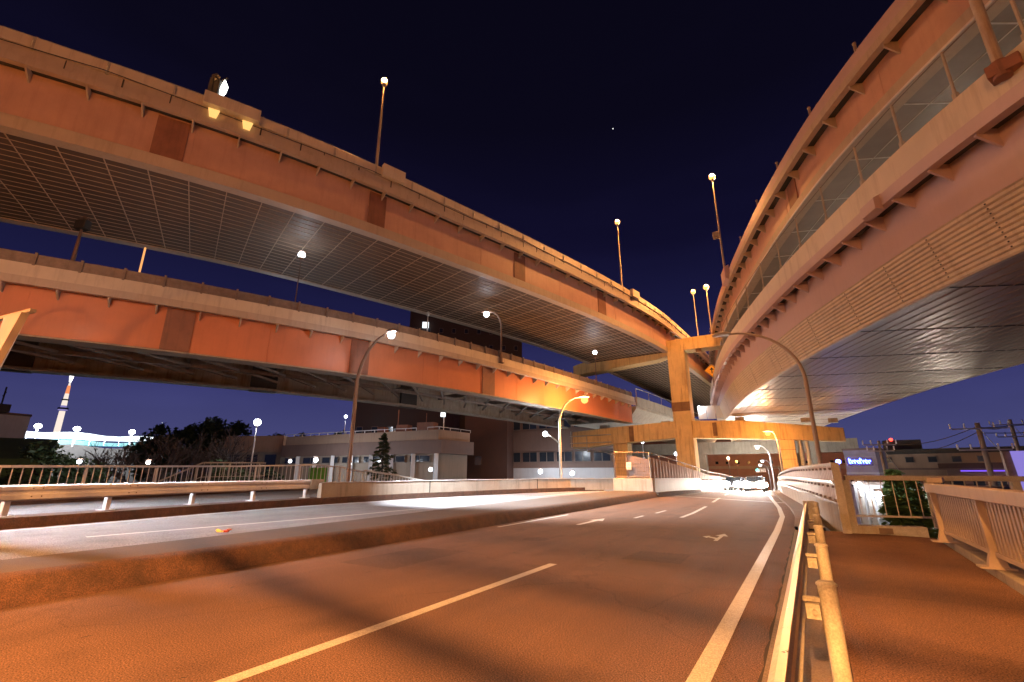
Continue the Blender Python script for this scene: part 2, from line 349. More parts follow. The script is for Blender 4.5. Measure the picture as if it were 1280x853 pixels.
# lane arrows (painted)
def arrow(ax, ay, k, kx, branch, name):
    q = [[(-.07, -1.0), (.08, -1.0), (.08, .6), (-.07, .6)], [(-.25, .6), (.26, .6), (.005, 1.5)]] + ([[(-.07, -.45), (-.07, -.1), (-.42, .25), (-.42, -.05)], [(-.42, -.3), (-.42, .5), (-.66, .1)]] if branch else [])
    flat(name, [[(ax + x * kx, ay + y * k) for x, y in p] for p in q], .006, road, M['paint_white'])
arrow(-2.15, 13.45, .62, .62, True, 'turn_arrow'); arrow(-6.45, 15.3, .95, 1.0, False, 'straight_arrow')
stripe('worn_dash', lambda y: -5.6, 17.5, 18.6, .12, road, M['paint_white']); stripe('worn_dash', lambda y: -5.5, 20, 21.6, .12, road, M['paint_white'])
mb = MB(); ribbon(mb, lambda y: kr(y) + .0, lambda y: kr(y) + .62, [y for y in YS if y < 16] + [16.4], lambda y: .004, .004, .3); struct(mb.build('gutter', M['gutter']))
mb = MB(); ribbon(mb, kr, lambda y: kr(y) + .75, [16.4] + [y for y in YS if y > 16.4 and y < 110], lambda y: zr(y) + .1, 0, .5); struct(mb.build('road_shoulder', M['gutter']))
mb = MB(); mb.prism([(.075, -40), (2.08, -40), (2.08, 6), (2.5, 16.2), (.55, 16.5), (.075, 16.5)], -.5, .012); struct(mb.build('sidewalk', M['asphalt_walk']))
mb = MB(); mb.prism([(2.07, -40), (2.62, -40), (2.62, 6), (3.0, 15.2), (2.5, 15.3), (2.07, 6)], -.5, .15); struct(mb.build('sidewalk_kerb', M['concrete'], bevel=.02))
mb = MB()
for y in [-9 + 1.2 * i for i in range(21)]: mb.face([(kr(y) + .02, y, .0075), (kr(y) + .6, y, .0075), (kr(y) + .6, y + .018, .0075), (kr(y) + .02, y + .018, .0075)])
rows = []
for i in range(100):
    y = -8 + .245 * i; w = .012 + .012 * rnd.random(); x = kr(y) - .005 + .012 * math.sin(i * 1.7) + rnd.uniform(-.012, .012); rows.append([(x - w, y, .0078), (x + w, y, .0078)])
mb.quadgrid(rows); M['joint'] = mat('dark_joint', (.03, .02, .015), rough=.95); mb.build('gutter_joint', M['joint'], bpy.data.objects['gutter'])
M['patch'] = asphalt('patched_asphalt', (.08, .046, .034), .05)
for k, (x0, x1, y0, y1) in enumerate(((-7.6, -6.3, 6.2, 8.4), (-3.3, -2.2, 9.3, 10.5))):
    mb = MB(); mb.face([(x0, y0, .003), (x1, y0 + .05, .003), (x1 - .04, y1, .003), (x0 + .06, y1 - .07, .003)]); mb.build('repair_patch', M['patch'], road)
mb = MB(); n = 28; c_ = (-6.0, 10.8)
mb.face([(c_[0] + .33 * math.cos(2 * math.pi * i / n), c_[1] + .33 * math.sin(2 * math.pi * i / n), .005) for i in range(n)]); mb.build('manhole_cover', M['patch'], road)
mb = MB()
for i in range(60):
    x, y = rnd.uniform(-8.2, -1.2), rnd.uniform(2, 16); s_ = rnd.uniform(.01, .05); an = rnd.uniform(0, 3.1)
    mb.face([(x + s_ * math.cos(an), y + s_ * 2 * math.sin(an), .0045), (x - s_ * .4 * math.sin(an), y + s_ * .4 * math.cos(an), .0045), (x - s_ * math.cos(an), y - s_ * 2 * math.sin(an), .0045), (x + s_ * .4 * math.sin(an), y - s_ * .4 * math.cos(an), .0045)])
mb.build('tar_spots', M['joint'], road)['kind'] = 'stuff'
# raised median with its high sloping rusty kerb
def med_r(y): return kl(y)
def med_top(y): return .36
ME = [(-10.2, -60), (-10.28, 3), (-10.66, 9), (-11.36, 16), (-11.7, 24), (-11.9, 32.8)]
mel = lambda y: lerp_pts(ME, y)
ysm = [y for y in YS if y < 32.8] + [32.8]
mb = MB()
rows = []
for y in ysm:
    k = kl(y); rows.append([(k + .02, y, -.05), (k - .02, y, .03), (k - .2, y, .31), (k - .34, y, .355), (k - .42, y, .36)])
mb.quadgrid(rows); struct(mb.build('median_kerb', M['kerb_dirty'], smooth=True))
M['median'] = mat('dusty_median_paving', (.06, .042, .033), rough=.9, var=.35, scale=1.4, speck=.3, bump=.4)
mb = MB(); ribbon(mb, lambda y: mel(y), lambda y: kl(y) - .42, ysm, lambda y: .36, 0, .5); struct(mb.build('median', M['median']))
ysf = [32.8] + [y for y in YS if y > 32.8 and y < 110]
mb = MB(); ribbon(mb, lambda y: kl(y) - 1.3, lambda y: kl(y), ysf, lambda y: zr(y) + .28, 0, .6); struct(mb.build('median_end_strip', M['kerb_dirty']))
# left carriageway on its own level
SL = [(-15.6, -60), (-15.7, 0), (-15.9, 3.4), (-16.2, 5.4), (-17.0, 9.5), (-17.3, 13), (-17.05, 18), (-16.05, 25), (-14.1, 31), (-12.6, 33.4)]
sl = lambda y: lerp_pts(SL, y)
MEF = ME + [(-12.0, 33), (-10.4, 40), (-9.9, 52), (-10.2, 66), (-12, 84), (-14, 100)]
yss = [y for y in YS if y < 33] + [33.2]
zs = lambda y: .33 + min(0, zr(y))
mb = MB(); ribbon(mb, sl, lambda y: lerp_pts(MEF, y) - .004, yss, zs, 0, .6); sroad = struct(mb.build('side_road', M['asphalt_side']))
stripe('edge_line', lambda y: sl(y) + .42, -20, 29, .13, sroad, M['paint_white'], zs)
RD = [(-12.72, 3.9), (-12.45, 6.5), (-12.15, 9.8), (-12.2, 14.9), (-12.75, 25), (-13.0, 30)]
stripe('shoulder_line', lambda y: lerp_pts(RD, y), 4.0, 30, .13, sroad, M['paint_white'], zs)
mb = MB(); ribbon(mb, lambda y: sl(y) - 1.0, sl, [y for y in yss if y < 40], lambda y: .58, 0, .6); struct(mb.build('side_kerb', M['kerb_dirty']))
SB = [(-19.6, -60), (-20.4, 0), (-21.9, 4.5), (-23.7, 9), (-26, 14.3), (-27.1, 19.7), (-27.1, 30)]
mb = MB(); ribbon(mb, lambda y: lerp_pts(SB, y), lambda y: sl(y) - 1.004, [y for y in yss if y < 26], lambda y: .57, 0, .6); struct(mb.build('side_path', M['asphalt_side']))
mb = MB(); ribbon(mb, lambda y: lerp_pts(SB, y) - 1.2, lambda y: lerp_pts(SB, y), [y for y in yss if y < 26], lambda y: .86, 0, .6); struct(mb.build('path_kerb', M['kerb_dirty']))

# ================================================================ viaducts
def viaduct(name, label, path, P):
    """P: dict of levels and materials. Near face at w=0, inward +w."""
    t = thing(name, label, 'elevated road', tuple(path.pt(0, 0, 0)), group='elevated road decks')
    z0, zstrip, zfb, ztop, ov, wid = P['z0'], P['zs'], P['zfb'], P['zt'], P['ov'], P['wid']
    s0, s1 = 0, P.get('s1', path.len)
    # edge strip / bottom flange
    if P['kind'] == 'box':
        mb = MB(); sweep(mb, path, rect(-.04, .45, z0, zstrip), s0, s1); mb.build('bottom_flange', P['m_strip'], t)
        mb = MB(); sweep(mb, path, rect(wid - .45, wid + .04, z0, zstrip), s0, s1); mb.build('bottom_flange', P['m_strip'], t)
    mb = MB()
    wz = zstrip if P['kind'] == 'box' else z0 + .05
    sweep(mb, path, rect(.05, .2, wz, zfb + .1), s0, s1)
    d = 3.5
    while d < s1 - 2:                                               # welded vertical seams
        p, tg, n = path.at(d); mb.box((p.x + n.x * .05, p.y + n.y * .05, (wz + zfb) / 2 - .02), (.035, .03, zfb - wz - .06), path.ang(d)); d += P.get('seam', 7.3)
    mb.build('girder_web', P['m_web'], t)
    mb = MB(); sweep(mb, path, rect(wid - .2, wid - .05, wz, zfb + .1), s0, s1); mb.build('far_girder_web', P.get('m_far', P['m_web']), t)
    # deck slab and near / far parapets
    mb = MB(); sweep(mb, path, rect(-ov + .02, wid + ov - .02, zfb + .1, zfb + .34), s0, s1); mb.build('deck_slab', M['under'], t)
    lip = .3
    mb = MB(); sweep(mb, path, [(-ov - .09, zfb), (-ov + .14, zfb), (-ov + .14, zfb + .1), (-ov + .01, zfb + .1), (-ov + .01, zfb + lip), (-ov - .09, zfb + lip)], s0, s1)
    mb.build('drain_ledge', P['m_ledge'], t)
    mb = MB(); sweep(mb, path, [(-ov - .03, zfb + lip + .003), (-ov + .22, zfb + lip + .003), (-ov + .18, ztop), (-ov, ztop)], s0, s1)
    mb.build('parapet', P['m_par'], t)
    mb = MB(); sweep(mb, path, rect(wid + ov - .2, wid + ov, zfb, ztop), s0, s1); mb.build('far_parapet', P['m_par'], t)
    # brackets under the overhang
    bm_ = MB(); L_ = ov + .04
    bm_.prism([(-.026, 0), (.026, 0), (.026, -L_), (-.026, -L_)], [-.02 - .3 * P.get('bh', 1)] * 2 + [-.1] * 2, [.09] * 4)
    proto = bm_.build('bracket', P['m_brk'], None)
    d = P.get('b0', 1.); first = True
    while d < P.get('b1', s1):
        p = path.pt(d, .05, zfb); ang = path.ang(d) + (0 if path.sgn > 0 else math.pi)
        place_unit(proto, t, p, ang, first); first = False; d += P['bs']
    # rust-brown patches on the web
    for d, ln in P.get('patch', ()):
        mb = MB(); sweep(mb, path, rect(.0, .06, wz + .01, zfb + .0), d - ln / 2, d + ln / 2, .4); mb.build('web_patch', M['rustpatch'], t)
        if P['kind'] != 'box':
            mb = MB(); sweep(mb, path, rect(-.01, .9, z0 - .02, z0 + .02), d - ln / 2, d + ln / 2, .4); mb.build('patch_flange', M['under'], t)
    if P['kind'] == 'box':
        mb = MB(); sweep(mb, path, rect(.45, wid - .45, z0 + .05, z0 + .2), s0, s1)
        mb.mi = 1
        rows = P['rows']; w = .45 + rows
        while w < wid - .5:
            sweep(mb, path, rect(w - .012, w + .012, z0 + .03, z0 + .06), s0, s1, 1.2, caps=False); w += rows
        d = 1.2
        while d < s1:
            a = path.pt(d, .46, z0 + .045); b = path.pt(d, wid - .46, z0 + .045); mb.bar(a, b, .035, .04); d += P['cross']
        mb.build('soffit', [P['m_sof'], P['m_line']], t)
    return t
PA = Path([(-31, -16), (-27.6, -8), (-24.6, -3.2), (-21.73, 1.85), (-19.12, 6.97), (-17.07, 12.33), (-15.07, 19.3), (-13.8, 24), (-11.75, 33), (-10.3, 42.2), (-9.7, 52), (-9.4, 62), (-9.3, 75), (-10.5, 105)], 1)
SA = PA.s_at_y
vA = viaduct('viaduct', 'long curved salmon viaduct with dark gridded underside, above the orange-red one', PA,
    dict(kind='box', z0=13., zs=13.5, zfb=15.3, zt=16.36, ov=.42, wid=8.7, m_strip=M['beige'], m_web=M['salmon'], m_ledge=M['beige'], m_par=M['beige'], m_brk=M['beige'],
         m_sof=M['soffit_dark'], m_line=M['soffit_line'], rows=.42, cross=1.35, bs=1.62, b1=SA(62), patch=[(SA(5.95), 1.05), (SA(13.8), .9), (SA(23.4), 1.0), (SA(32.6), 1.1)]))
# A: rails, posts, loose cables along the parapet
mb = MB(); mb.tube([PA.pt(d, -.42, 16.56) for d in [x * 1.0 for x in range(0, int(PA.len))]], .035, 6)
mb.build('handrail', M['rail_cream'], vA)
mb = MB(); sweep(mb, PA, rect(-.5, -.45, 16.06, 16.5), 0, PA.len); mb.build('rail_plate', M['beige_b'], vA)
pr = MB(); pr.box((0, 0, .2), (.09, .16, .5)); pr.tube([(0, -.09, .05), (.0, -.12, .28)], .03, 6); pr = pr.build('rail_post', M['rail_cream'])
d = 2.; first = True
while d < SA(66): place_unit(pr, vA, PA.pt(d, -.44, 16.04), PA.ang(d), first); first = False; d += 2.05
mb = MB(); pts = []; d = 2.
while d < SA(50):
    for k in range(6): pts.append(PA.pt(d + k * 1.7, -.56, 16.07 - .17 * math.sin(math.pi * k / 6)))
    d += 10.2
mb.tube(pts, .016, 5); mb.build('cable', M['black'], vA)
for i in range(34):                                                  # dark water stains below the rail joints
    d = SA(0) + i * 1.55 + rnd.uniform(-.4, .4); h = rnd.uniform(.12, .5)
    mb = MB(); p = PA.pt(d, -.454, 16.02 - h / 2); mb.box(p, (rnd.uniform(.03, .06), .012, h), PA.ang(d)); mb.build('water_stain', M['under'], vA)
for y, sgn in ((7.1, 1), (8.0, 1)):                                 # two warm maintenance lights on the parapet
    d = SA(y); p, tg, n = PA.at(d); a = PA.ang(d)
    mb = MB(); q = [PA.pt(d - .12, -.54, 15.6), PA.pt(d + .12, -.54, 15.6), PA.pt(d + .2, -.54, 15.98), PA.pt(d - .2, -.54, 15.96)]
    q2 = [v + Vector((-n.x * .08, -n.y * .08, 0)) for v in q]; mb.quadgrid([q, q2], True); mb.face(q2); mb.face(q[::-1]); mb.build('work_light', emit('work_light_glow', (1, .55, .16), 1.3), vA)
mb = MB(); sweep(mb, PA, rect(-.8, -.51, 16.05, 16.6), SA(6.6), SA(8.4), .5); mb.build('sign_mount', M['beige_b'], vA)
for y in (14.2, 37.1):
    d = SA(y); mb = MB(); sweep(mb, PA, rect(-.78, -.51, 16.0, 16.65), d - .6, d + .6, .4); mb.build('lamp_pedestal', M['beige_b'], vA)

PB = Path([(-31.5, -14), (-27.8, -6), (-25.4, 0), (-23.6, 4), (-21.95, 7.25), (-19.0, 14.67), (-17.1, 22.46), (-15.55, 34), (-14.35, 46), (-13.4, 58), (-13.0, 75), (-13.6, 95)], 1)
SBp = PB.s_at_y
vB = viaduct('viaduct', 'orange-red steel girder viaduct with open truss underside running below the salmon one', PB,
    dict(kind='open', z0=6.4, zs=6.4, zfb=8.2, zt=9.02, ov=.32, wid=8.3, m_strip=M['beige'], m_web=M['orange_red'], m_far=M['rusty'], m_ledge=M['beige'], m_par=M['beige_b'], m_brk=M['beige'],
         bs=1.5, b1=SBp(46), patch=[(SBp(8.1), 1.0), (SBp(15.3), 1.0), (SBp(24.4), 1.15), (SBp(-3), 1.0)], s1=SBp(46.2), seam=8.1))
s1B = SBp(46.2)
mb = MB(); sweep(mb, PB, rect(-.06, .75, 6.36, 6.42), 0, s1B); mb.build('bottom_flange', M['galv' if 0 else 'concrete'], vB)
mb = MB(); sweep(mb, PB, rect(7.4, 8.3, 6.3, 6.42), 0, s1B); mb.build('bottom_flange', M['concrete'], vB)
for w in (2.6, 5.0):
    mb = MB(); sweep(mb, PB, rect(w, w + .16, 6.75, 6.95), 0, s1B, 1.2); mb.build('stringer', M['steel'], vB)
mb = MB()
pr = MB(); pr.bar((0, 0, 0), (2.2, 2.5, 0), .12, .12); pr = pr.build('lateral_brace', M['steel'])
d = 1.; first = True; k = 0
while d < s1B - 3:
    for w in (.2, 2.7, 5.1):
        c = place_unit(pr, vB, PB.pt(d, w, 6.85), PB.ang(d), first); first = False
    d += 2.4; k += 1
pr = MB(); pr.box((0, 4.1, 0), (.14, 8.0, .3)); pr = pr.build('cross_beam', M['steel']); d = .8; first = True
while d < s1B: place_unit(pr, vB, PB.pt(d, 0, 7.35), PB.ang(d), first); first = False; d += 4.8
for d in [SBp(y) for y in (12.5, 24, 2.)]:
    mb = MB(); sweep(mb, PB, rect(7.9, 8.34, 6.26, 7.9), d - .8, d + .8, .4); mb.build('far_web_patch', M['under'], vB)
mb = MB(); sweep(mb, PB, rect(-.26, -.2, 9.03, 9.45), SBp(-4), SBp(46)); mb.build('noise_screen', M['steel'], vB)
pr = MB(); pr.box((0, 0, .24), (.08, .1, .52)); pr = pr.build('screen_post', M['steel']); d = SBp(-3); first = True
while d < SBp(46): place_unit(pr, vB, PB.pt(d, -.28, 9.0), PB.ang(d), first); first = False; d += 1.3
mb = MB(); sweep(mb, PB, rect(8.55, 8.62, 8.96, 10.4), SBp(20), SBp(46)); mb.build('far_noise_wall', M['panel'], vB)
# concrete continuation of the lower left deck beyond the pier
vB2 = thing('viaduct_ramp', 'pale grey concrete deck resting on the pier behind the orange girder\'s end', 'elevated road', tuple(PB.pt(s1B, 0, 0)), group='elevated road decks')
mb = MB(); sweep(mb, PB, [(-.3, 7.9), (.7, 6.7), (7.6, 6.7), (8.6, 7.9), (8.6, 8.15), (-.3, 8.15)], s1B + .35, PB.len); mb.build('concrete_deck', M['concrete'], vB2)
mb = MB(); sweep(mb, PB, rect(-.45, -.25, 8.16, 9.1), s1B + .35, PB.len); mb.build('parapet', M['concrete'], vB2)
mb = MB(); sweep(mb, PB, rect(8.4, 8.6, 8.16, 9.1), s1B + .35, PB.len); mb.build('parapet', M['concrete'], vB2)
mb = MB(); mb.tube([PB.pt(s1B + x, -.35, 10.0) for x in (.5, 6, 12, 20, 30)], .05, 6)
for x in (.5, 4, 8, 12, 16, 20): mb.tube([PB.pt(s1B + x, -.35, 9.1), PB.pt(s1B + x, -.35, 10.0)], .04, 6)
mb.build('handrail', M['galv'], vB2)

PC = Path([(13.5, 1.5), (10.2, 6.6), (7.7, 10.4), (5.76, 13.8), (4.39, 15.95), (2.52, 19.5), (.81, 23.86), (-.55, 27.9), (-2.95, 36.0), (-4.45, 42), (-6.1, 50), (-7.6, 58), (-8.6, 66)], -1)
SC = PC.s_at_y
vC = viaduct('viaduct', 'curved pinkish upper viaduct with grey panelled underside, above the cladded deck', PC,
    dict(kind='box', z0=13., zs=13.45, zfb=14.62, zt=15.5, ov=.42, wid=9.5, m_strip=M['beige'], m_web=M['salmon'], m_ledge=M['beige'], m_par=M['pink'], m_brk=M['beige'],
         m_sof=M['soffit_grey'], m_line=M['rail_white'], rows=.85, cross=2.8, bs=1.62, patch=[(SC(22.5), .9)], bh=1.2))
mb = MB(); sweep(mb, PC, rect(-.075, -.035, 12.995, 13.07), 0, PC.len); mb.build('drip_edge', M['rail_white'], vC)
pr = MB(); pr.box((0, 0, .12), (.08, .08, .3)); pr.ball((0, 0, .3), .07, 6); pr = pr.build('bolt_cap', M['rusty']); first = True
for y in (17, 19.5, 22.5, 25.8, 29.5, 34.):
    place_unit(pr, vC, PC.pt(SC(y), -.4, 15.5), 0, first); first = False
mb = MB(); sweep(mb, PC, [(-.75, 14.75), (-.44, 14.6), (-.44, 15.75), (-.75, 15.6)], SC(34.2) - .7, SC(34.2) + .7, .4); mb.build('lamp_pedestal', M['pink'], vC)

PD = Path([(13.4, .2), (9.9, 6.6), (7.1, 10.9), (4.96, 14.29), (4.02, 16.05), (2.58, 19.3), (1.25, 22.4), (-.05, 25.9), (-1.6, 30.5), (-2.95, 35), (-4.8, 43), (-6.9, 53.8), (-8.3, 63), (-9.3, 80), (-11, 95)], -1)
SD = PD.s_at_y
vD = thing('viaduct', 'wide curved deck with ribbed cream cladding and glossy metal underside above the sidewalk', 'elevated road', tuple(PD.pt(0, 0, 0)), group='elevated road decks')
zD = 6.5; wD = 10.4
mb = MB()
nr = 11
prof = [(.0, zD)]
for i in range(nr):                                                  # horizontal ribs
    z = zD + .02 + 1.38 * i / nr; w = -.36 * (i / nr); prof += [(w - .01, z), (w - .035, z + .02), (w - .035, z + 1.38 / nr - .035), (w - .005, z + 1.38 / nr - .015)]
prof += [(-.38, zD + 1.42), (.1, zD + 1.42), (.14, zD)]
sweep(mb, PD, prof, 0, PD.len, .7)
mb.build('ribbed_cladding', M['beige_b'], vD)
mb = MB()
for y in (14.5, 15.9, 17.5, 19.6, 22.5, 26.5, 31, 36.5, 43):
    for i in range(1, nr, 1):
        z = zD + .06 + 1.38 * i / nr; p = PD.pt(SD(y), -.36 * i / nr - .045, z); mb.box(p, (.03, .02, .03), PD.ang(SD(y)))
mb.build('cladding_bolts', M['under'], vD)['kind'] = 'stuff'
mb = MB(); sweep(mb, PD, rect(-.22, .0, zD + 1.425, 9.5), 0, PD.len); mb.build('girder_web', M['pink'], vD)
mb = MB(); sweep(mb, PD, rect(-.4, wD + .4, 9.45, 9.7), 0, PD.len); mb.build('deck_slab', M['under'], vD)
OVD = .75
mb = MB(); sweep(mb, PD, [(-OVD - .1, 9.3), (-OVD + .15, 9.3), (-OVD + .15, 9.4), (-OVD, 9.4), (-OVD, 9.66), (-OVD - .1, 9.66)], 0, PD.len); mb.build('drain_ledge', M['pink'], vD)
mb = MB(); sweep(mb, PD, rect(-OVD - .04, -OVD + .2, 9.664, 10.5), 0, PD.len); mb.build('parapet', M['beige_b'], vD)
mb = MB(); sweep(mb, PD, rect(wD + .2, wD + .4, 9.2, 10.5), 0, PD.len); mb.build('far_parapet', M['beige_b'], vD)
mb = MB(); sweep(mb, PD, [(wD - .1, zD + .02), (wD, zD + .02), (wD + .4, zD + 1.4), (wD + .4, 9.2), (wD + .2, 9.2), (wD + .2, zD + 1.5)], 0, PD.len); mb.build('far_cladding', M['beige_b'], vD)
pr = MB(); pr.prism([(-.03, 0), (.03, 0), (.03, -.56), (-.03, -.56)], [-.4, -.4, -.1, -.1], [.1] * 4); pr = pr.build('bracket', M['pink'])
d = 3.; first = True
while d < PD.len - 20: place_unit(pr, vD, PD.pt(d, -.21, 9.35), PD.ang(d) + math.pi, first); first = False; d += 1.3
mb = MB(); mb.mi = 0                                                 # soffit: long narrow metal planks with raised seams, slightly buckled
rows = []
n = int(PD.len / .9)
w = .16; k = 0; PW = .42
while w < wD - .2:
    w2 = min(w + PW, wD - .12); rr = []
    for i in range(n + 1):
        d = PD.len * i / n; dz = .006 * math.sin(i * 2.1 + k * 1.7) + .004 * math.sin(i * .63 + k)
        rr.append([PD.pt(d, w, zD + .03), PD.pt(d, w + .015, zD + .055), PD.pt(d, (w + w2) / 2, zD + .06 + dz), PD.pt(d, w2 - .015, zD + .055), PD.pt(d, w2, zD + .03)])
    mb.quadgrid(rr); w = w2; k += 1
mb.mi = 1; d = 2.
while d < PD.len: mb.bar(PD.pt(d, .2, zD + .045), PD.pt(d, wD - .15, zD + .045), .025, .02); d += 4.2
mb.build('soffit', [M['soffit_metal'], M['under']], vD)
# parapet fence posts with wires on the cladded deck
pr = MB(); pr.box((0, 0, .75), (.05, .05, 1.5)); pr.box((0, .0, .1), (.1, .1, .2)); pr = pr.build('fence_post', M['rusty']); first = True
ypost = [11.2, 12.6, 14.1, 15.7, 17.4, 19.2, 21.2, 23.3, 25.6, 28, 30.6, 33.5, 36.5]
for y in ypost: place_unit(pr, vD, PD.pt(SD(y), -OVD + .06, 10.5), PD.ang(SD(y)), first); first = False
for z in (11.95,):
    mb = MB(); mb.tube([PD.pt(SD(11) + x * .8, -OVD + .06, z) for x in range(int((SD(37) - SD(11)) / .8))], .014, 5); mb.build('fence_wire', M['steel'], vD)
mb = MB(); dd = SD(13.6)
sweep(mb, PD, [(-OVD - .28, 9.25), (-OVD - .05, 9.2), (-OVD - .05, 9.72), (-OVD - .28, 9.6)], SD(16.9) - .3, SD(16.9) + .35, .3); mb.build('drain_box', M['pink'], vD)

# ================================================================ frame pier
CX, CY = -9.3, 46.2
pier = thing('viaduct_pier', 'ochre concrete frame pier with two crossbeams standing where all decks meet', 'pier', (CX, CY, -5.8))
def L_ar(x): return CY + .11 * (CX - x)                              # left arm of the beams
def R_ar(x): return CY + .2 * (x - CX)
mb = MB(); mb.box((CX, CY, 4.25), (1.62, 1.7, 19.9)); mb.build('column', M['pier'], pier, bevel=.05)
def beam(name, pts, hw, stains=()):
    """pts: (x, y, zbottom, ztop)"""
    mb = MB(); mb.quadgrid([[(x, y - hw, a), (x, y + hw, a), (x, y + hw, b), (x, y - hw, b)] for x, y, a, b in pts], True)
    x, y, a, b = pts[0]; mb.face([(x, y - hw, a), (x, y + hw, a), (x, y + hw, b), (x, y - hw, b)])
    x, y, a, b = pts[-1]; mb.face([(x, y - hw, a), (x, y - hw, b), (x, y + hw, b), (x, y + hw, a)])
    return mb.build(name, M['pier'], pier, bevel=.03)
beam('upper_crossbeam', [(-20.5, CY + .55, 11.9, 12.96), (-17.5, CY + .4, 12.05, 13.6), (-11.2, CY + .1, 12.45, 14.1), (CX - .78, CY, 12.75, 14.24)], .78)
beam('upper_crossbeam', [(CX + .78, CY, 13.05, 14.24), (-4.9, CY - .1, 12.96, 14.2)], .78)
beam('lower_crossbeam', [(-21.2, L_ar(-21.2), 4.05, 5.83), (-16.5, L_ar(-16.5), 4.4, 6.08), (CX - .78, CY, 4.7, 6.26)], .82)
beam('lower_crossbeam', [(CX + .78, CY + .1, 4.66, 6.24), (-4.3, R_ar(-4.3), 4.5, 6.12), (3.1, R_ar(3.1), 4.1, 5.2)], .82)
mb = MB(); mb.box((-15.75, L_ar(-15.75), -.8), (1.5, 1.4, 10.5)); mb.build('column', M['pier'], pier, bevel=.05)
mb = MB(); mb.box((-1.15, R_ar(-1.15), -.7), (1.15, 1.3, 10.4))
mb.build('column', M['pier'], pier, bevel=.05)
for x, r in ((-.2, .2), (.3, .17)):
    mb = MB(); mb.tube([(x, R_ar(x) - .3, -5.5), (x, R_ar(x) - .3, 4.8)], r, 12)
    for z in (.6, 1.9, 3.2, 4.4): mb.tube([(x, R_ar(x) - .3, z), (x, R_ar(x) - .3, z + .1)], r + .03, 12)
    mb.build('drain_pipe', M['rail_yellow'], pier, True)
mb = MB()
for z in (.3, 1.1, 1.9, 2.7, 3.5): mb.box((-1.15, R_ar(-1.15) - .655, z), (1.17, .02, .03))
mb.build('column_joint', M['pier_stain'], pier)
mb = MB(); mb.box((CX, CY - .86, 7.6), (1.64, .03, .85)); mb.build('rust_stain', M['pier_stain'], pier)
for x, y, z, w, h in ((-7.2, CY + .1 - .84, 13.3, .5, 1.15), (-6.8, R_ar(-6.8) - .84, 5.4, .7, 1.2), (-14.2, L_ar(-14.2) - .84, 5.3, .9, 1.5), (-10.6, L_ar(-10.6) - .84, 5.5, .7, 1.4)):
    mb = MB(); mb.box((x, y - (.0 if z < 10 else -.1 + .0), z), (w, .03, h)); mb.build('rust_stain', M['pier_stain'], pier)
mb = MB()
for z in (5.35, 4.6): mb.tube([(-21.4, L_ar(-21) - .95, z), (-16.6, L_ar(-16) - .95, z)], .06, 6)
mb.tube([(-21.3, L_ar(-21) - .95, 5.9), (-21.3, L_ar(-21) - .95, 4.2), (-19.4, L_ar(-19) - .95, 4.15), (-16.4, L_ar(-16) - .95, 3.3), (-16.4, L_ar(-16) - .95, -4)], .05, 6)
mb.tube([(-19.4, L_ar(-19) - .95, 5.4), (-19.4, L_ar(-19) - .95, 3.7), (-16.4, L_ar(-16) - .95, 3.6)], .05, 6); mb.build('conduit', M['rail_cream'], pier)
for x in (-17.6, -11.0):
    mb = MB(); mb.box((x, L_ar(x), 6.22), (.9, .8, .34)); mb.build('bearing_block', M['concrete'], pier)
for x in (-4.6, .5, 2.5):
    mb = MB(); mb.box((x, R_ar(x), 6.3 - max(0, (x + 4) * .06)), (.7, .7, .35)); mb.build('bearing_block', M['concrete'], pier)
# second frame further back, seen under the crossbeam
pier2 = thing('viaduct_pier', 'far concrete portal pier glimpsed beneath the crossbeam, crossing over the road', 'pier', (-8, 74, -5.8))
mb = MB(); mb.box((-9, 75, 5.0), (30, 1.6, 1.7)); mb.build('crossbeam', M['concrete'], pier2)
for x in (-13.2, 1.0, -22):
    mb = MB(); mb.box((x, 75, -.9), (1.5, 1.5, 10.2)); mb.build('column', M['concrete'], pier2)
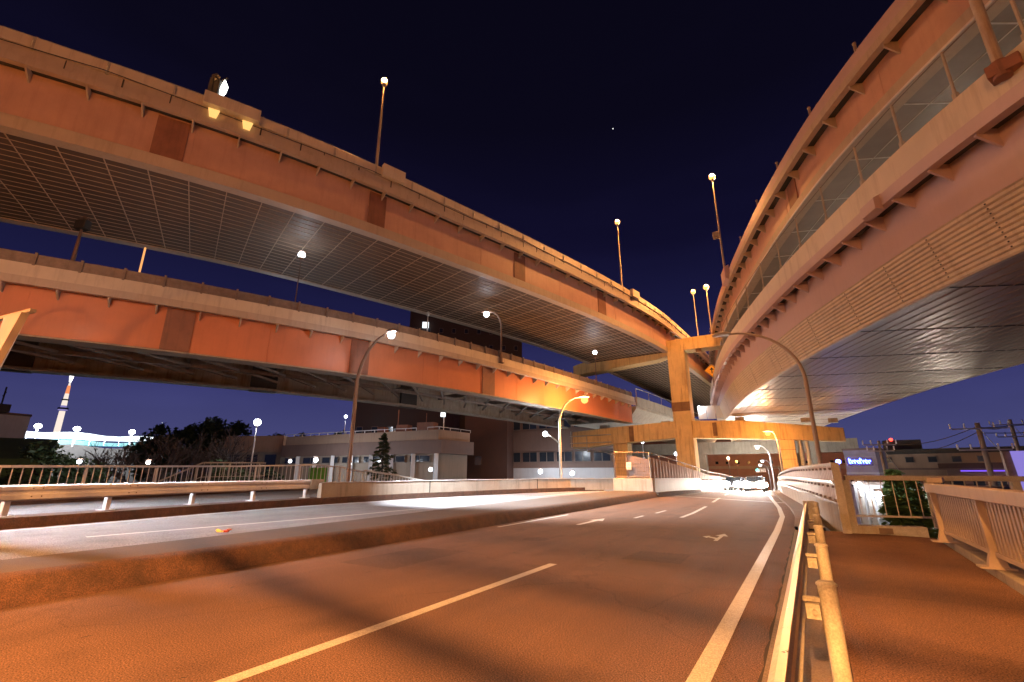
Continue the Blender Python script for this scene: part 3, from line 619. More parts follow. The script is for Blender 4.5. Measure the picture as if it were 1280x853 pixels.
# ================================================================ lamps
def lamp(name, label, base, h, arm, colr, P, r=.17, mt='pole', pr=.085, group='street lamps', head='tube', lit=True, spot=0, cone=160, aim=(0, 0, -1)):
    """arm: horizontal vector from pole to lamp head (0,0 for a post-top lamp)"""
    bx, by, bz = base; t = thing(name, label, 'street lamp', base, group)
    a = Vector((arm[0], arm[1], 0)); R = a.length
    mb = MB()
    mb.tube([(bx, by, bz), (bx, by, bz + .45)], pr * 1.5, 10); mb.box((bx, by, bz + .02), (pr * 4.5, pr * 4.5, .04))
    mb.build('base', M[mt], t, True)
    mb = MB()
    if R > .05:
        pts = [Vector((bx, by, bz + h * k)) for k in (0, .2, .45, .7)]
        z0 = bz + h * .7; hz = h * .3
        for k in range(1, 13):
            u = k / 12; ang = u * math.pi / 2
            pts.append(Vector((bx, by, z0)) + a * (1 - math.cos(ang)) + Vector((0, 0, hz * math.sin(ang))))
        rs = [pr - (pr * .5) * i / (len(pts) - 1) for i in range(len(pts))]
        tip = pts[-1]
    else:
        pts = [Vector((bx, by, bz + h * k / 4)) for k in range(5)]; rs = [pr, pr * .9, pr * .8, pr * .65, pr * .5]; tip = pts[-1]
    mb.tube(pts, rs, 10); mb.build('pole', M[mt], t, True)
    d = a.normalized() if R > .05 else Vector((1, 0, 0))
    mb = MB()
    if R > .05:
        c = tip + d * .3
        n = 10; rows = []
        for i in range(7):                                          # cobra head, flat under, domed above
            u = i / 6; w = .17 * math.sin(math.pi * (.15 + .8 * u)) + .02; q = tip + d * (u * .75 - .08); s_ = Vector((-d.y, d.x, 0))
            rows.append([q + s_ * w * math.cos(2 * math.pi * k / n) + Vector((0, 0, max(-.03, .16 * math.sin(math.pi * (.1 + .8 * u)) * math.sin(2 * math.pi * k / n)))) for k in range(n)])
        mb.quadgrid(rows, True); mb.face(rows[0]); mb.face(rows[-1])
        bpos = c + Vector((0, 0, -.06 - r * .55))
    else:
        mb.tube([tip, tip + Vector((0, 0, .12))], [.09, .13], 10); mb.tube([tip + Vector((0, 0, .12 + 1.7 * r)), tip + Vector((0, 0, .2 + 1.9 * r))], [.16, .05], 10); mb.tube([tip + Vector((.13, 0, .1)), tip + Vector((r + .03, 0, .1 + r)), tip + Vector((.13, 0, .14 + 1.72 * r))], .012, 4)
        bpos = tip + Vector((0, 0, .1 + r))
    mb.build('lamp_head', M[mt], t, True)
    if lit:
        bulb(t, 'bulb', bpos, r, colr, P)
        if spot: hood(t, bpos - Vector((0, 0, r + .02)), aim, colr, spot, r, cone)
    return t
def hood(parent, p, d, colr, P, r, cone, blend=.9):
    """the downward throw of a reflector lamp"""
    ld = bpy.data.lights.new('lamp_beam', 'SPOT'); ld.energy = P; ld.color = colr; ld.spot_size = math.radians(cone); ld.spot_blend = blend; ld.shadow_soft_size = r
    o = bpy.data.objects.new('lamp_beam', ld); COL.objects.link(o); attach(o, parent); o.location = p; o.rotation_euler = Vector(d).to_track_quat('-Z', 'Y').to_euler()
    return o
# lamps of the upper decks
lamp('street_lamp', 'orange street lamp on a tall pole on the salmon viaduct, nearest the camera', (-17.45, 14.2, 16.6), 6.3, (0, 0), ORANGE, 3800, .19, 'pole')
lamp('street_lamp', 'orange street lamp on the salmon viaduct just before the ochre pier', (-11.55, 37.04, 16.9), 6.5, (0, 0), ORANGE, 4200, .24, 'pole')
t = lamp('street_lamp', 'orange lamp with a round box on its pole at pinkish viaduct edge', (-3.05, 34.9, 15.7), 8.0, (0, 0), ORANGE, 13000, .24, 'pole')
mb = MB(); mb.box((-3.3, 34.7, 18.9), (.45, .3, .5)); mb.tube([(-3.05, 34.9, 18.9), (-3.3, 34.7, 18.9)], .05, 6); mb.build('junction_box', M['rusty'], t, bevel=.1)
lamp('street_lamp', 'brighter of two orange lamps close together above the upper crossbeam', (-6.35, 49.55, 15.6), 4.6, (0, 0), ORANGE, 9000, .3, 'pole')
lamp('street_lamp', 'smaller of two orange lamps close together above the upper crossbeam', (-8.9, 57.3, 16.4), 6.5, (0, 0), ORANGE, 4200, .28, 'pole')
p_ = PA.pt(SA(-6), -.3, 16.5); lamp('street_lamp', 'orange street lamp on the salmon viaduct left of the frame', tuple(p_), 6.3, (0, 0), ORANGE, 3800, .19, 'pole')
# road lamps in view
lamp('street_lamp', 'curved grey lamp post with a white lamp in front of the orange girder', (-18.05, 14.75, .5), 7.3, (2.45, -.5), WHITE, 230, .17, 'pole_dark', .1, spot=40000, cone=92, aim=(.42, .8, -1))
t = lamp('street_lamp', 'cream lamp post with an orange top lamp and a white side lamp', (-14.9, 30.6, .5), 6.45, (1.45, .65), ORANGE, 2900, .28, 'rail_cream', .1, spot=9000)
mb = MB(); pts = [Vector((-14.9, 30.6, 3.55)) + Vector((-.9 * math.sin(u) if 0 else -.85 * u, -.4 * u, .65 * math.sin(u * 1.57))) for u in (0, .25, .5, .75, 1)]
mb.tube(pts, .05, 8); mb.build('side_arm', M['rail_cream'], t, True)
bulb(t, 'side_bulb', pts[-1] + Vector((-.1, -.05, .1)), .2, WHITE, 500)
lamp('street_lamp', 'orange lamp on a thin post by the right-hand pier column', (-1.72, 44.4, -.1), 5.0, (-.35, -.1), ORANGE, 800, .2, 'rail_cream', .07, spot=1500)
lamp('street_lamp', 'tall unlit lamp post arching over the road from behind the panel barrier', (.45, 21.0, -.2), 7.5, (-2.45, -.1), ORANGE, 0, .2, 'beige', .085, lit=False)
for i, y in enumerate((9., 15., 21., 28., 36.)):  # unseen lamps added behind the parapet to brighten the upper soffit
    p_ = PD.pt(SD(y), 6.0, 9.7); lamp('deck_lamp', ['deck lamp nearest the right edge on the cladded deck', 'second deck lamp on the cladded deck from the right', 'third deck lamp on the cladded deck, mid curve', 'fourth deck lamp on the cladded deck', 'farthest deck lamp on the cladded deck'][i], tuple(p_), 1.0, (0, 0), (1, .8, .6), 260, .15, 'pole', .05, group='low lamps on the cladded deck')
# lamps on the lower left deck
lamp('street_lamp', 'white lamp on a dark arm post on the orange viaduct', (-16.3, 24.9, 8.6), 3.6, (-.6, -.4), WHITE, 110, .2, 'pole_dark', .07)
lamp('street_lamp', 'white lamp hanging beneath the dark gridded underside, left of centre', (-20.45, 12.5, 8.9), 3.15, (0, 0), WHITE, 80, .18, 'pole_dark', .03)
t = lamp('lamp_post', 'dark unlit post with a boxy head on the orange viaduct near the left edge', (-23.2, 4.85, 8.5), 2.4, (0, 0), WHITE, 0, .2, 'pole_dark', .09, lit=False)
mb = MB(); mb.box((-23.2, 4.85, 11.1), (.45, .3, .4), .5); mb.build('camera_box', M['black'], t, bevel=.03)
t = thing('light_tube', 'thin upright tube glowing warm on the far side of the orange viaduct', 'lamp', (-27.6, 8.3, 8.9)); mb = MB(); mb.tube([(-27.6, 8.3, 8.9), (-27.6, 8.3, 11.0)], .05, 8); mb.build('post', M['pole_dark'], t); mb = MB(); mb.tube([(-27.6, 8.3, 11.0), (-27.6, 8.3, 12.85)], .045, 8); mb.build('tube', emit('warm_tube', (1, .42, .13), 1.2), t)  # post lit by other lamps; that light is put in as emission
lamp('lamp_post', 'thin pale post between the two left viaducts near the centre', (-22.1, 23.9, 8.9), 3.8, (0, 0), WARM, 0, .05, 'rail_white', .07, lit=False)
lamp('street_lamp', 'small white floodlight under the upper left deck near the pier', (-14.6, 37.6, 9.0), 2.6, (0, 0), WHITE, 160, .2, 'pole_dark', .05)
# lamps behind the camera and beyond the frame that light the near road
lamp('street_lamp', 'orange street lamp behind the camera beside the sidewalk', (2.9, -11.0, .1), 9.2, (-2.4, 0), ORANGE, 5200, .15, 'pole', .1, spot=140000)
lamp('street_lamp', 'orange street lamp on the median behind the camera', (-9.4, -7.0, .36), 9.2, (1.6, 0), ORANGE, 900, .18, 'pole', .1, spot=10000)
lamp('street_lamp', 'orange street lamp beside the sidewalk far behind the camera', (2.9, -30.0, .1), 9.2, (-2.4, 0), ORANGE, 2500, .18, 'pole', .1, spot=48000)
lamp('street_lamp', 'white street lamp beside the side road left of the frame', (-19.6, 1.5, .5), 7.4, (1.4, .15), WHITE, 150, .17, 'pole_dark', .1, spot=11000, cone=98, aim=(.3, .6, -1))
lamp('street_lamp', 'orange street lamp beside the side road left of the frame', (-16.8, -5.5, .58), 6.2, (.9, 0), ORANGE, 1300, .17, 'pole', .09, spot=7000, aim=(.1, .6, -1), cone=150)  # lamp added beyond the frame to brighten the lower girder
# unseen pipes added behind the camera to stripe the road with shade
g = thing('sign_gantry', 'pipe truss sign gantry spanning the road behind the camera', 'gantry', (2.6, -4, 0))
for i, z in enumerate((5.0, 5.68, 6.2, 6.6)):
    mb = MB(); mb.tube([(-9.2, -2.75, z), (2.6, -5.25, z)], .075, 10); mb.build('chord', M['pole'], g, True)
for x, y in ((-9.35, -2.75), (2.75, -5.3)):
    mb = MB(); mb.tube([(x, y, 0), (x, y, 6.8)], .17, 12); mb.build('post', M['pole'], g, True)
# ================================================================ car headlights on the crest
def car(name, label, x, y, ang, paint, hp, hr=.09, hs=15000):
    t = thing(name, label, 'car', (x, y, zr(y)), 'oncoming cars on the crest')
    ca, sa = math.cos(ang), math.sin(ang); z = zr(y)
    def W_(px, py, pz): return (x + ca * px - sa * py, y + sa * px + ca * py, z + pz)     # +py is the car's rear, front faces -Y
    prof = [(-2.1, .35), (-2.15, .62), (-2.05, .78), (-1.05, .95), (-.45, 1.38), (.9, 1.45), (1.75, 1.02), (2.1, .95), (2.15, .5), (2.05, .3)]
    mb = MB(); rows = []
    for s_ in (-.86, -.8, .8, .86):
        k = .93 if abs(s_) > .83 else 1.0
        rows.append([W_(s_ * (1 if pz < 1.0 else .86), py * k, .3 + (pz - .3) * (k if pz > .9 else 1)) for py, pz in prof])
    mb.quadgrid(rows, True); mb.face(rows[0]); mb.face(rows[-1][::-1]); mb.build('body', paint, t, True, bevel=.03)
    mb = MB(); mb.quadgrid([[W_(-.68, -1.0, 1.0), W_(.68, -1.0, 1.0)], [W_(-.6, -.47, 1.38), W_(.6, -.47, 1.38)]]); o = mb.build('windscreen', M['glass'], t)
    for px in (-.78, .78):
        for py in (-1.35, 1.35):
            mb = MB(); mb.tube([W_(px - .1, py, .32), W_(px + .1, py, .32)], .32, 14); mb.build('wheel', M['rubber'], t, True)
    for px in (-.6, .6):
        bulb(t, 'headlight', W_(px, -2.12, .7), hr, WARMW, hp, 8, (1.35, .6, 1), 60); hood(t, W_(px, -2.3, .68), (-sa * -1 * 0 + sa, -ca, -.16), WARMW, hs, hr, 25, 1.0)
    mb = MB(); mb.box(W_(0, -2.13, .5), (.5, .03, .12), ang); mb.build('number_plate', M['paper'], t)
    return t
WARMW = (1.0, .93, .82)
for x, y, a, m_, lab in ((-6.9, 57, -.02, 'car_dark', 'nearest oncoming car of the left file in the glare'), (-4.5, 52, .02, 'car_paint', 'oncoming car foremost in the bright glare, toward the right barrier'),
        (-4.9, 60, .03, 'car_paint', 'second oncoming car of the right file in the glare'), (-7.2, 64, -.02, 'car_paint', 'second oncoming car of the left file in the glare'),
        (-5.4, 67, .05, 'car_dark', 'third oncoming car of the right file in the glare'), (-7.7, 71, .02, 'car_dark', 'third oncoming car of the left file in the glare'), (-6.0, 75, .08, 'car_paint', 'last oncoming car at the back of the glare')):
    car('car', lab, x, y, a, M[m_], 500, .33)  # queue lengthened with added cars so their headlights build up the glare
# ================================================================ barriers and railings
def polyline(pts, step):
    """even points (x,y,z) along a 3D polyline, with heading"""
    P = [Vector(p) for p in pts]; out = []; carry = 0.
    for a, b in zip(P, P[1:]):
        L_ = (b - a).length; d = carry
        while d < L_: out.append((a.lerp(b, d / L_), math.atan2(b.y - a.y, b.x - a.x))); d += step
        carry = d - L_
    return out
def railing(name, label, cat, base, hts, m_, post_step, bal_step, top=(.1, .09), bal_r=.014, bottom=.12, post=(.1, .06), group=None, kerb=None):
    """base: polyline (x,y,z foot); hts: rail height above the foot per vertex"""
    t = thing(name, label, cat, base[0], group)
    tops = [(x, y, z + h) for (x, y, z), h in zip(base, hts)]
    mb = MB()
    for a, b in zip(tops, tops[1:]): mb.bar(a, b, top[0], top[1])
    mb.build('top_rail', m_, t, bevel=.012)
    mb = MB()
    for (a, b) in zip(base, base[1:]): mb.bar((a[0], a[1], a[2] + bottom), (b[0], b[1], b[2] + bottom), .05, .05)
    mb.build('bottom_rail', m_, t)
    tp = dict()
    def topz(p):
        best = None
        for (a, b, ha, hb) in zip(base, base[1:], hts, hts[1:]):
            L2 = (b[0] - a[0]) ** 2 + (b[1] - a[1]) ** 2; u = ((p.x - a[0]) * (b[0] - a[0]) + (p.y - a[1]) * (b[1] - a[1])) / L2
            u_ = min(max(u, 0), 1); d = math.hypot(a[0] + (b[0] - a[0]) * u_ - p.x, a[1] + (b[1] - a[1]) * u_ - p.y)
            if best is None or d < best[0]: best = (d, ha + (hb - ha) * u_)
        return best[1]
    for p, an in polyline(base, post_step):
        h = topz(p) - top[1] / 2; mb = MB(); mb.box((p.x, p.y, p.z + h / 2), (post[0], post[1], h), an); mb.build('post', m_, t)
    n = 0; extra = MB()
    pl = polyline(base, bal_step)
    for p, an in pl:
        h = topz(p) - top[1] / 2
        mb = MB() if n < 95 else extra
        mb.bar((p.x, p.y, p.z + bottom), (p.x, p.y, p.z + h), bal_r * 2, bal_r * 2)
        if n < 95: mb.build('baluster', m_, t)
        n += 1
    if extra.v: extra.build('baluster', m_, t)['kind'] = 'stuff'
    return t
def V3(p): return Vector((p[0], p[1], 0))
def pol(bearing, D, z=0.): b = math.radians(bearing); return (D * math.sin(b), D * math.cos(b), z)
# near right guard rail: two-wave beam on round posts
gr = thing('guard_rail', 'cream steel guard rail on round posts between the road and the sidewalk', 'guard rail', (0, 4, 0))
gp = [(-.2, -22), (-.2, 3), (-.175, 8), (-.15, 14), (-.12, 16.1)]
gl = lambda y: lerp_pts(gp, y)
wave = [(-.03, .44), (-.075, .48), (-.075, .55), (-.035, .59), (-.035, .64), (-.075, .68), (-.075, .745), (-.03, .79), (.0, .80), (.0, .775), (-.05, .735), (-.05, .69), (-.012, .65), (-.012, .58), (-.05, .545), (-.05, .49), (-.0, .455), (.0, .44)]
mb = MB(); mb.quadgrid([[(gl(y) + w, y, z) for w, z in wave] for y in [-22 + i * .5 for i in range(77)]], True); mb.build('beam', M['rail_cream'], gr, True)
mb = MB(); mb.quadgrid([[(gl(y) + w, y, z) for w, z in ((-.034, .797), (-.034, .803), (.004, .809), (.004, .801))] for y in [-22 + i * .5 for i in range(77)]], True); mb.build('worn_top_edge', M['galv'], gr)
mb = MB(); mb.tube([(0, 0, -.1), (0, 0, .80)], .06, 16); mb.tube([(0, 0, .80), (0, 0, .815), (0, 0, .83)], [.068, .068, .05], 16); gpost = mb.build('post', M['rail_yellow'], None, True)
mb = MB(); mb.box((-.11, 0, .62), (.09, .06, .1)); mb.box((-.11, 0, .7), (.11, .04, .03)); mb.tube([(-.1, -.06, .62), (-.1, .06, .62)], .018, 6); gblk = mb.build('block', M['rail_yellow'], None)
first = True
for y in [-17.6 + 2.2 * i for i in range(16)]:
    place_unit(gpost, gr, (gl(y) + .19, y, 0), 0, first); place_unit(gblk, gr, (gl(y) + .19, y, 0), 0, first); first = False
mb = MB(); mb.box((gl(16.1) + .02, 16.15, .62), (.3, .06, .4)); mb.build('end_plate', M['rail_yellow'], gr)
# left guard rail on the side road kerb
gt = thing('guard_rail', 'long pale guard rail with flat end plate beside the side road', 'guard rail', (-16.4, 3.5, .58))
gq = [(-15.9, -14), (-16.25, 0), (-16.4, 3.5), (-16.95, 5.7), (-17.5, 8.2), (-17.78, 10.4), (-17.95, 13.2)]
pts = polyline([(x, y, 0) for x, y in gq], .45)
prof = [(.035, .93), (.085, .97), (.085, 1.07), (.04, 1.1), (.04, 1.15), (.085, 1.19), (.085, 1.27), (.035, 1.31), (.02, 1.31), (.065, 1.26), (.065, 1.2), (.02, 1.16), (.02, 1.09), (.065, 1.06), (.065, .98), (.02, .93)]
mb = MB(); mb.quadgrid([[(p.x + w * math.sin(an), p.y - w * math.cos(an), z) for w, z in prof] for p, an in pts], True); mb.build('beam', M['rail_white'], gt, True)
p, an = pts[-1]; mb = MB(); mb.box((p.x + .1, p.y + .15, 1.12), (.62, .04, .4), an); mb.build('end_plate', M['rail_cream'], gt)
for x, y in ((-16.22, -8.5), (-16.25, -6.1), (-16.27, -3.7), (-16.3, -1.3), (-16.35, 1.1), (-16.48, 3.5), (-17.03, 5.65), (-17.58, 8.1), (-17.84, 10.3), (-18.0, 12.6)):
    mb = MB(); mb.box((x, y, .86), (.12, .12, .62), .35); mb.box((x, y, .59), (.3, .3, .02), .35); mb.build('post', M['rail_white'], gt)
mb = MB()
for p, an in pts[20::5]:
    for z in (1.22, 1.03):
        for k in (-.1, .1): mb.ball((p.x + math.cos(an) * k + .09 * math.sin(an), p.y + math.sin(an) * k - .09 * math.cos(an), z), .018, 6)
mb.build('bolt', M['steel'], gt)['kind'] = 'stuff'
# concrete wall after the guard rail
cw = thing('concrete_wall', 'low stained concrete wall lining the side road up to the block', 'wall', (-17.45, 12.9, .5))
wp = [(-17.5, 13.0), (-17.35, 18), (-16.35, 25), (-14.35, 31), (-12.05, 33.3)]
wpts = polyline([(x, y, 0) for x, y in wp], .8)
wpts = [(Vector((wp[0][0], wp[0][1], 0)), wpts[0][1])] + wpts + [(Vector((wp[-1][0], wp[-1][1], 0)), wpts[-1][1])]
def woff(p, an, w, z): return (p.x + w * math.sin(an), p.y - w * math.cos(an), z)
mb = MB(); rows = [[woff(p, an, .0, .4), woff(p, an, .0, 1.17), woff(p, an, -.22, 1.17), woff(p, an, -.26, .4)] for p, an in wpts]; mb.quadgrid(rows, True); mb.face(rows[0]); mb.face(rows[-1]); mb.build('wall_body', M['concrete'], cw)
mb = MB(); rows = [[woff(p, an, .03, 1.173), woff(p, an, .03, 1.2), woff(p, an, -.25, 1.2), woff(p, an, -.25, 1.173)] for p, an in wpts]; mb.quadgrid(rows, True); mb.build('coping', M['rail_white'], cw)
mb = MB()
for i in (9, 20): p, an = wpts[i]; mb.box(woff(p, an, .0, .79), (.05, .03, .76), an)
mb.build('joint', M['under'], cw)
# left path railings
railing('metal_railing', 'long white railing along the left path, level with the horizon', 'railing', [(-20.6, -2, .86), (-22.3, 4.6, .86), (-24.3, 9, .86), (-26.7, 14.4, .86), (-27.4, 19.8, .86), (-25.6, 20.3, .8), (-23.4, 20.35, .62)], [.9, .93, .99, 1.07, 1.22, 1.14, .97], M['rail_white'], 3.1, .3, group='left railings')
railing('metal_railing', 'short cream railing sloping down behind the concrete wall', 'railing', [(-20.4, 17.7, .5), (-19.3, 18.9, .3), (-18.1, 20.0, .0)], [1.2, 1.17, 1.15], M['rail_yellow'], 1.6, .16, group='left railings')
railing('stair_railing', 'slanted handrail of a stair climbing behind the long white railing', 'railing', [(-33.4, 13.4, .1), (-32.6, 15.3, 1.2), (-32.6, 19.4, 1.25)], [1.0, 1.0, 1.0], M['rail_cream'], 2.0, .4, group='left railings')
# notch of footbridge at the left edge
fb = thing('footbridge', 'end of a pale railed footbridge landing at the left edge', 'footbridge', (-15.5, 1.6, -5))
mb = MB(); mb.box((-16.3, 1.5, 3.7), (3.6, 1.1, .24), .16); mb.build('deck', M['beige'], fb)
mb = MB(); mb.face([(-14.35, 2.32, 3.25), (-13.95, 2.3, 3.7), (-13.55, 2.42, 4.85), (-14.35, 2.32, 4.85)]); a = mb.v[:]; mb = MB(); mb.quadgrid([a, [(x - .02, y - .12, z) for x, y, z in a]], True); mb.face(a); mb.face([(x - .02, y - .12, z) for x, y, z in a][::-1]); mb.build('end_panel', M['beige'], fb)
mb = MB(); mb.bar((-18.2, 1.72, 4.9), (-13.45, 2.44, 4.9), .1, .07); mb.bar((-18.2, 1.72, 4.0), (-14.1, 2.3, 4.0), .05, .05); mb.build('handrail', M['beige'], fb)
for i in range(12):
    mb = MB(); x = -14.45 - .28 * i; mb.bar((x, 2.28 - .15 * (-14.1 - x), 3.9), (x, 2.28 - .15 * (-14.1 - x), 4.88), .03, .03); mb.build('baluster', M['beige'], fb)
mb = MB(); mb.tube([(-16.6, 1.1, -5.5), (-16.6, 1.1, 3.6)], .3, 14); mb.build('column', M['beige'], fb, True)
# right: parapet of upright slats with a thick cap
pp = thing('slatted_parapet', 'pale parapet of close upright slats with a thick flat cap beside the sidewalk', 'parapet', (2.3, 10, .15))
pf = lambda y: 2.3 if y < 11 else 2.3 + (y - 11) * .0
mb = MB(); mb.box((2.33, 1.9, 1.27), (.26, 24.6, .19)); mb.build('cap', M['rail_pink'], pp, bevel=.015)
mb = MB(); mb.box((2.36, 1.9, .36), (.07, 24.4, .07)); mb.build('bottom_rail', M['rail_pink'], pp)
mb = MB(); mb.box((0, 0, .43), (.04, .09, .8)); sl_ = mb.build('slat', M['rail_pink']); sl_2 = None
ys_ = [14.0 - .165 * i for i in range(98)]; first = True
for y in ys_: place_unit(sl_, pp, (2.37, y, .37), 0, first); first = False
mb = MB()
for i in range(98, 146): mb.box((2.37, 14.0 - .165 * i, .8), (.04, .09, .8))
mb.build('slat', M['rail_pink'], pp)['kind'] = 'stuff'
for y in (14.1, 10.75, 7.4, 4.05, .7, -2.6, -6.):
    mb = MB(); mb.quadgrid([[(2.2, y - .07, .14), (2.2, y + .07, .14), (2.46, y + .07, .14), (2.46, y - .07, .14)], [(2.27, y - .055, .4), (2.27, y + .055, .4), (2.4, y + .055, .4), (2.4, y - .055, .4)], [(2.25, y - .055, 1.18), (2.25, y + .055, 1.18), (2.42, y + .055, 1.18), (2.42, y - .055, 1.18)]], True)
    mb.build('post', M['rail_pink'], pp); mb = MB(); mb.box((2.31, y, .16), (.42, .26, .025)); mb.build('foot_plate', M['rail_pink'], pp)
# railing closing the end of the sidewalk
t = railing('metal_railing', 'yellow-lit open railing closing off the end of the sidewalk', 'railing', [(.86, 16.35, .2), (2.6, 16.75, .2), (4.9, 17.5, .2), (12, 20, .2)], [1.26, 1.25, 1.24, 1.2], M['rail_yellow'], 1.9, .27, top=(.12, .13), bal_r=.011, bottom=.26, post=(.17, .1))
mb = MB(); mb.prism([(.6, 16.2), (2.45, 16.62), (2.4, 16.95), (.6, 16.5)], -.3, .22); o = mb.build('plinth', M['rail_yellow'], t, bevel=.02)
mb = MB(); mb.box((1.55, 16.39, .1), (.3, .03, .14), .22); mb.build('socket_box', M['steel'], t)
mb = MB(); mb.box((2.72, 15.9, 1.42), (.28, 1.7, .12), -.2); mb.build('corner_cap', M['rail_pink'], t, bevel=.015)
# right: curved panel barrier along the road
pb = thing('panel_barrier', 'curved barrier of corrugated panels on a pale base along the road\'s right side', 'noise barrier', (.66, 16.3, 0))
bp = [(.66, 16.3), (.32, 20), (-.25, 26), (-.95, 33), (-1.75, 42), (-2.4, 52), (-3.1, 66), (-4.3, 84)]
bpath = Path(bp, 1, .4); hB = lambda d: 1.84 - .75 * min(1, max(0, d - 12) / 45.)
n = int(bpath.len / .09)
def bz_(d): return zr(bpath.at(d)[0].y)
mb = MB(); rows = []
for i in range(n + 1):
    d = bpath.len * i / n; c = .025 if (i // 2) % 2 else -.015; b0 = bz_(d) + .74; h = hB(d) + bz_(d) - .03
    rows.append([bpath.pt(d, c, b0), bpath.pt(d, c, h), bpath.pt(d, c - .05, h), bpath.pt(d, c - .05, b0)])
mb.quadgrid(rows, True); mb.build('corrugated_panel', M['panel'], pb)
def bsweep(name, prof, m_, s0=0, s1=None, top=False):
    mb = MB(); s1 = s1 or bpath.len; k = int((s1 - s0) / .6); rows = []
    for i in range(k + 1):
        d = s0 + (s1 - s0) * i / k; o_ = (hB(d) if top else 0) + bz_(d); rows.append([bpath.pt(d, w, z + o_) for w, z in prof])
    mb.quadgrid(rows, True); mb.face(rows[0]); mb.face(rows[-1]); return mb.build(name, m_, pb)
bsweep('base_wall', rect(-.14, .06, -.2, .74), M['concrete'])
bsweep('top_rail', rect(-.07, .05, -.05, .03), M['rail_cream'], top=True)
bsweep('lower_rail', rect(-.03, .09, .72, .8), M['pole_dark'])
bsweep('guide_rail', [(.09, 1.31), (.12, 1.31), (.12, 1.36), (.09, 1.36)], M['galv'], 0, 40)
mb = MB(); mb.box((0, 0, .92), (.2, .2, 1.9)); mb.build('end_post', M['rail_cream'], pb).location = (.68, 16.2, 0)
pr = MB(); pr.box((0, 0, 0), (.05, .07, .07)); pr = pr.build('panel_clip', M['steel']); d = .5; first = True
while d < 34:
    for z in (.84, 1.2, 1.7):
        place_unit(pr, pb, bpath.pt(d, .05, z - (1.84 - hB(d)) * (z - .74) / 1.1 + bz_(d)), bpath.ang(d), first); first = False
    d += 1.05
# fenced block at the end of the median
mf = thing('median_fence', 'tall wire and panel fence on a concrete plinth where the median ends', 'fence', (-10.4, 33, .3))
fl = [(-9.15, 33.0), (-8.72, 38), (-8.22, 44), (-7.95, 52), (-8.1, 62), (-9.3, 80)]
fpath = Path(fl, 1, .5); hF = lambda d: 2.95 - 1.15 * min(1, max(0, d) / 16.) - .2 * min(1, max(0, d - 16) / 20)
mb = MB(); mb.prism([(-11.95, 33.05), (-9.1, 32.95), (-9.1, 33.4), (-11.95, 33.5)], .1, 1.2); mb.build('plinth', M['concrete'], mf, bevel=.03)
mb = MB(); rows = [[fpath.pt(d, -.02, zr(fpath.at(d)[0].y) + .1), fpath.pt(d, -.02, zr(fpath.at(d)[0].y) + (1.2 if d < 12 else 1.0)), fpath.pt(d, .25, zr(fpath.at(d)[0].y) + (1.2 if d < 12 else 1.0)), fpath.pt(d, .25, zr(fpath.at(d)[0].y) + .1)] for d in [.45 + i for i in range(int(fpath.len) - 1)]]
mb.quadgrid(rows, True); mb.face(rows[0]); mb.build('side_plinth', M['rail_pink'], mf)
mb = MB(); rows = []; n = int(fpath.len / .16)
for i in range(n + 1):
    d = .05 + (fpath.len - .1) * i / n; c = .03 if (i // 2) % 2 else -.03; y = fpath.at(d)[0].y
    rows.append([fpath.pt(d, .1 + c, zr(y) + 1.1), fpath.pt(d, .1 + c, hF(d) - .3 + zr(y)), fpath.pt(d, .13 + c, hF(d) - .3 + zr(y)), fpath.pt(d, .13 + c, zr(y) + 1.1)])
mb.quadgrid(rows, True); mb.build('side_panel', M['mesh_panel'], mf)
mb = MB(); mb.tube([fpath.pt(d, .11, hF(d) + zr(fpath.at(d)[0].y)) for d in [.05 + i for i in range(int(fpath.len))]], .035, 6); mb.tube([fpath.pt(d, .11, 1.28 + zr(fpath.at(d)[0].y)) for d in [.05 + i for i in range(int(fpath.len))]], .03, 6)
mb.tube([(-11.85, 33.2, 3.02), (-9.2, 33.15, 2.95)], .035, 6); mb.tube([(-11.85, 33.2, 1.3), (-9.2, 33.15, 1.3)], .03, 6); mb.build('fence_rail', M['pole_dark'], mf)
d = .05
while d < 44:
    p = fpath.pt(d, .11, 0); z = zr(p.y); mb = MB(); mb.tube([(p.x, p.y, z + 1), (p.x, p.y, z + hF(d))], .035, 6); mb.build('post', M['rail_cream'], mf); d += 2.0
for x in (-11.8, -10.9):
    mb = MB(); mb.tube([(x, 33.2, 1.2), (x, 33.2, 3.02)], .035, 6); mb.build('post', M['pole_dark'], mf)
mb = MB()
for i in range(20): x = -11.75 + .13 * i; mb.tube([(x, 33.2, 1.3), (x, 33.2, 3.0)], .006, 4, False)
for i in range(6): z = 1.45 + .25 * i; mb.tube([(-11.8, 33.2, z), (-9.2, 33.16, z)], .006, 4, False)
mb.build('wire_mesh', M['pole_dark'], mf)
mb = MB(); mb.quadgrid([[(-11.0, 33.3, 1.22), (-11.0, 33.3, 2.85)], [(-9.2, 33.26, 1.22), (-9.2, 33.26, 2.45)]]); mb.quadgrid([[(-11.0, 33.33, 1.22), (-11.0, 33.33, 2.85)], [(-9.2, 33.29, 1.22), (-9.2, 33.29, 2.45)]]); mb.build('end_panel', mat('dull_fence_panel', (.2, .15, .13), rough=.6, streak=.4), mf)
sg = thing('notice_sign', 'small pale notice with dark marks fixed on the fence end', 'sign', (-10.7, 33.1, 1.95))
mb = MB(); mb.box((-10.75, 33.12, 2.05), (.36, .02, .5)); mb.build('board', M['paper'], sg)
mb = MB(); mb.tube([(-10.85, 33.105, 2.1), (-10.75, 33.105, 2.16), (-10.66, 33.105, 2.08)], .02, 5); mb.box((-10.75, 33.107, 1.93), (.24, .006, .03)); mb.box((-10.75, 33.107, 1.87), (.2, .006, .03)); mb.build('writing', M['rusty'], sg)
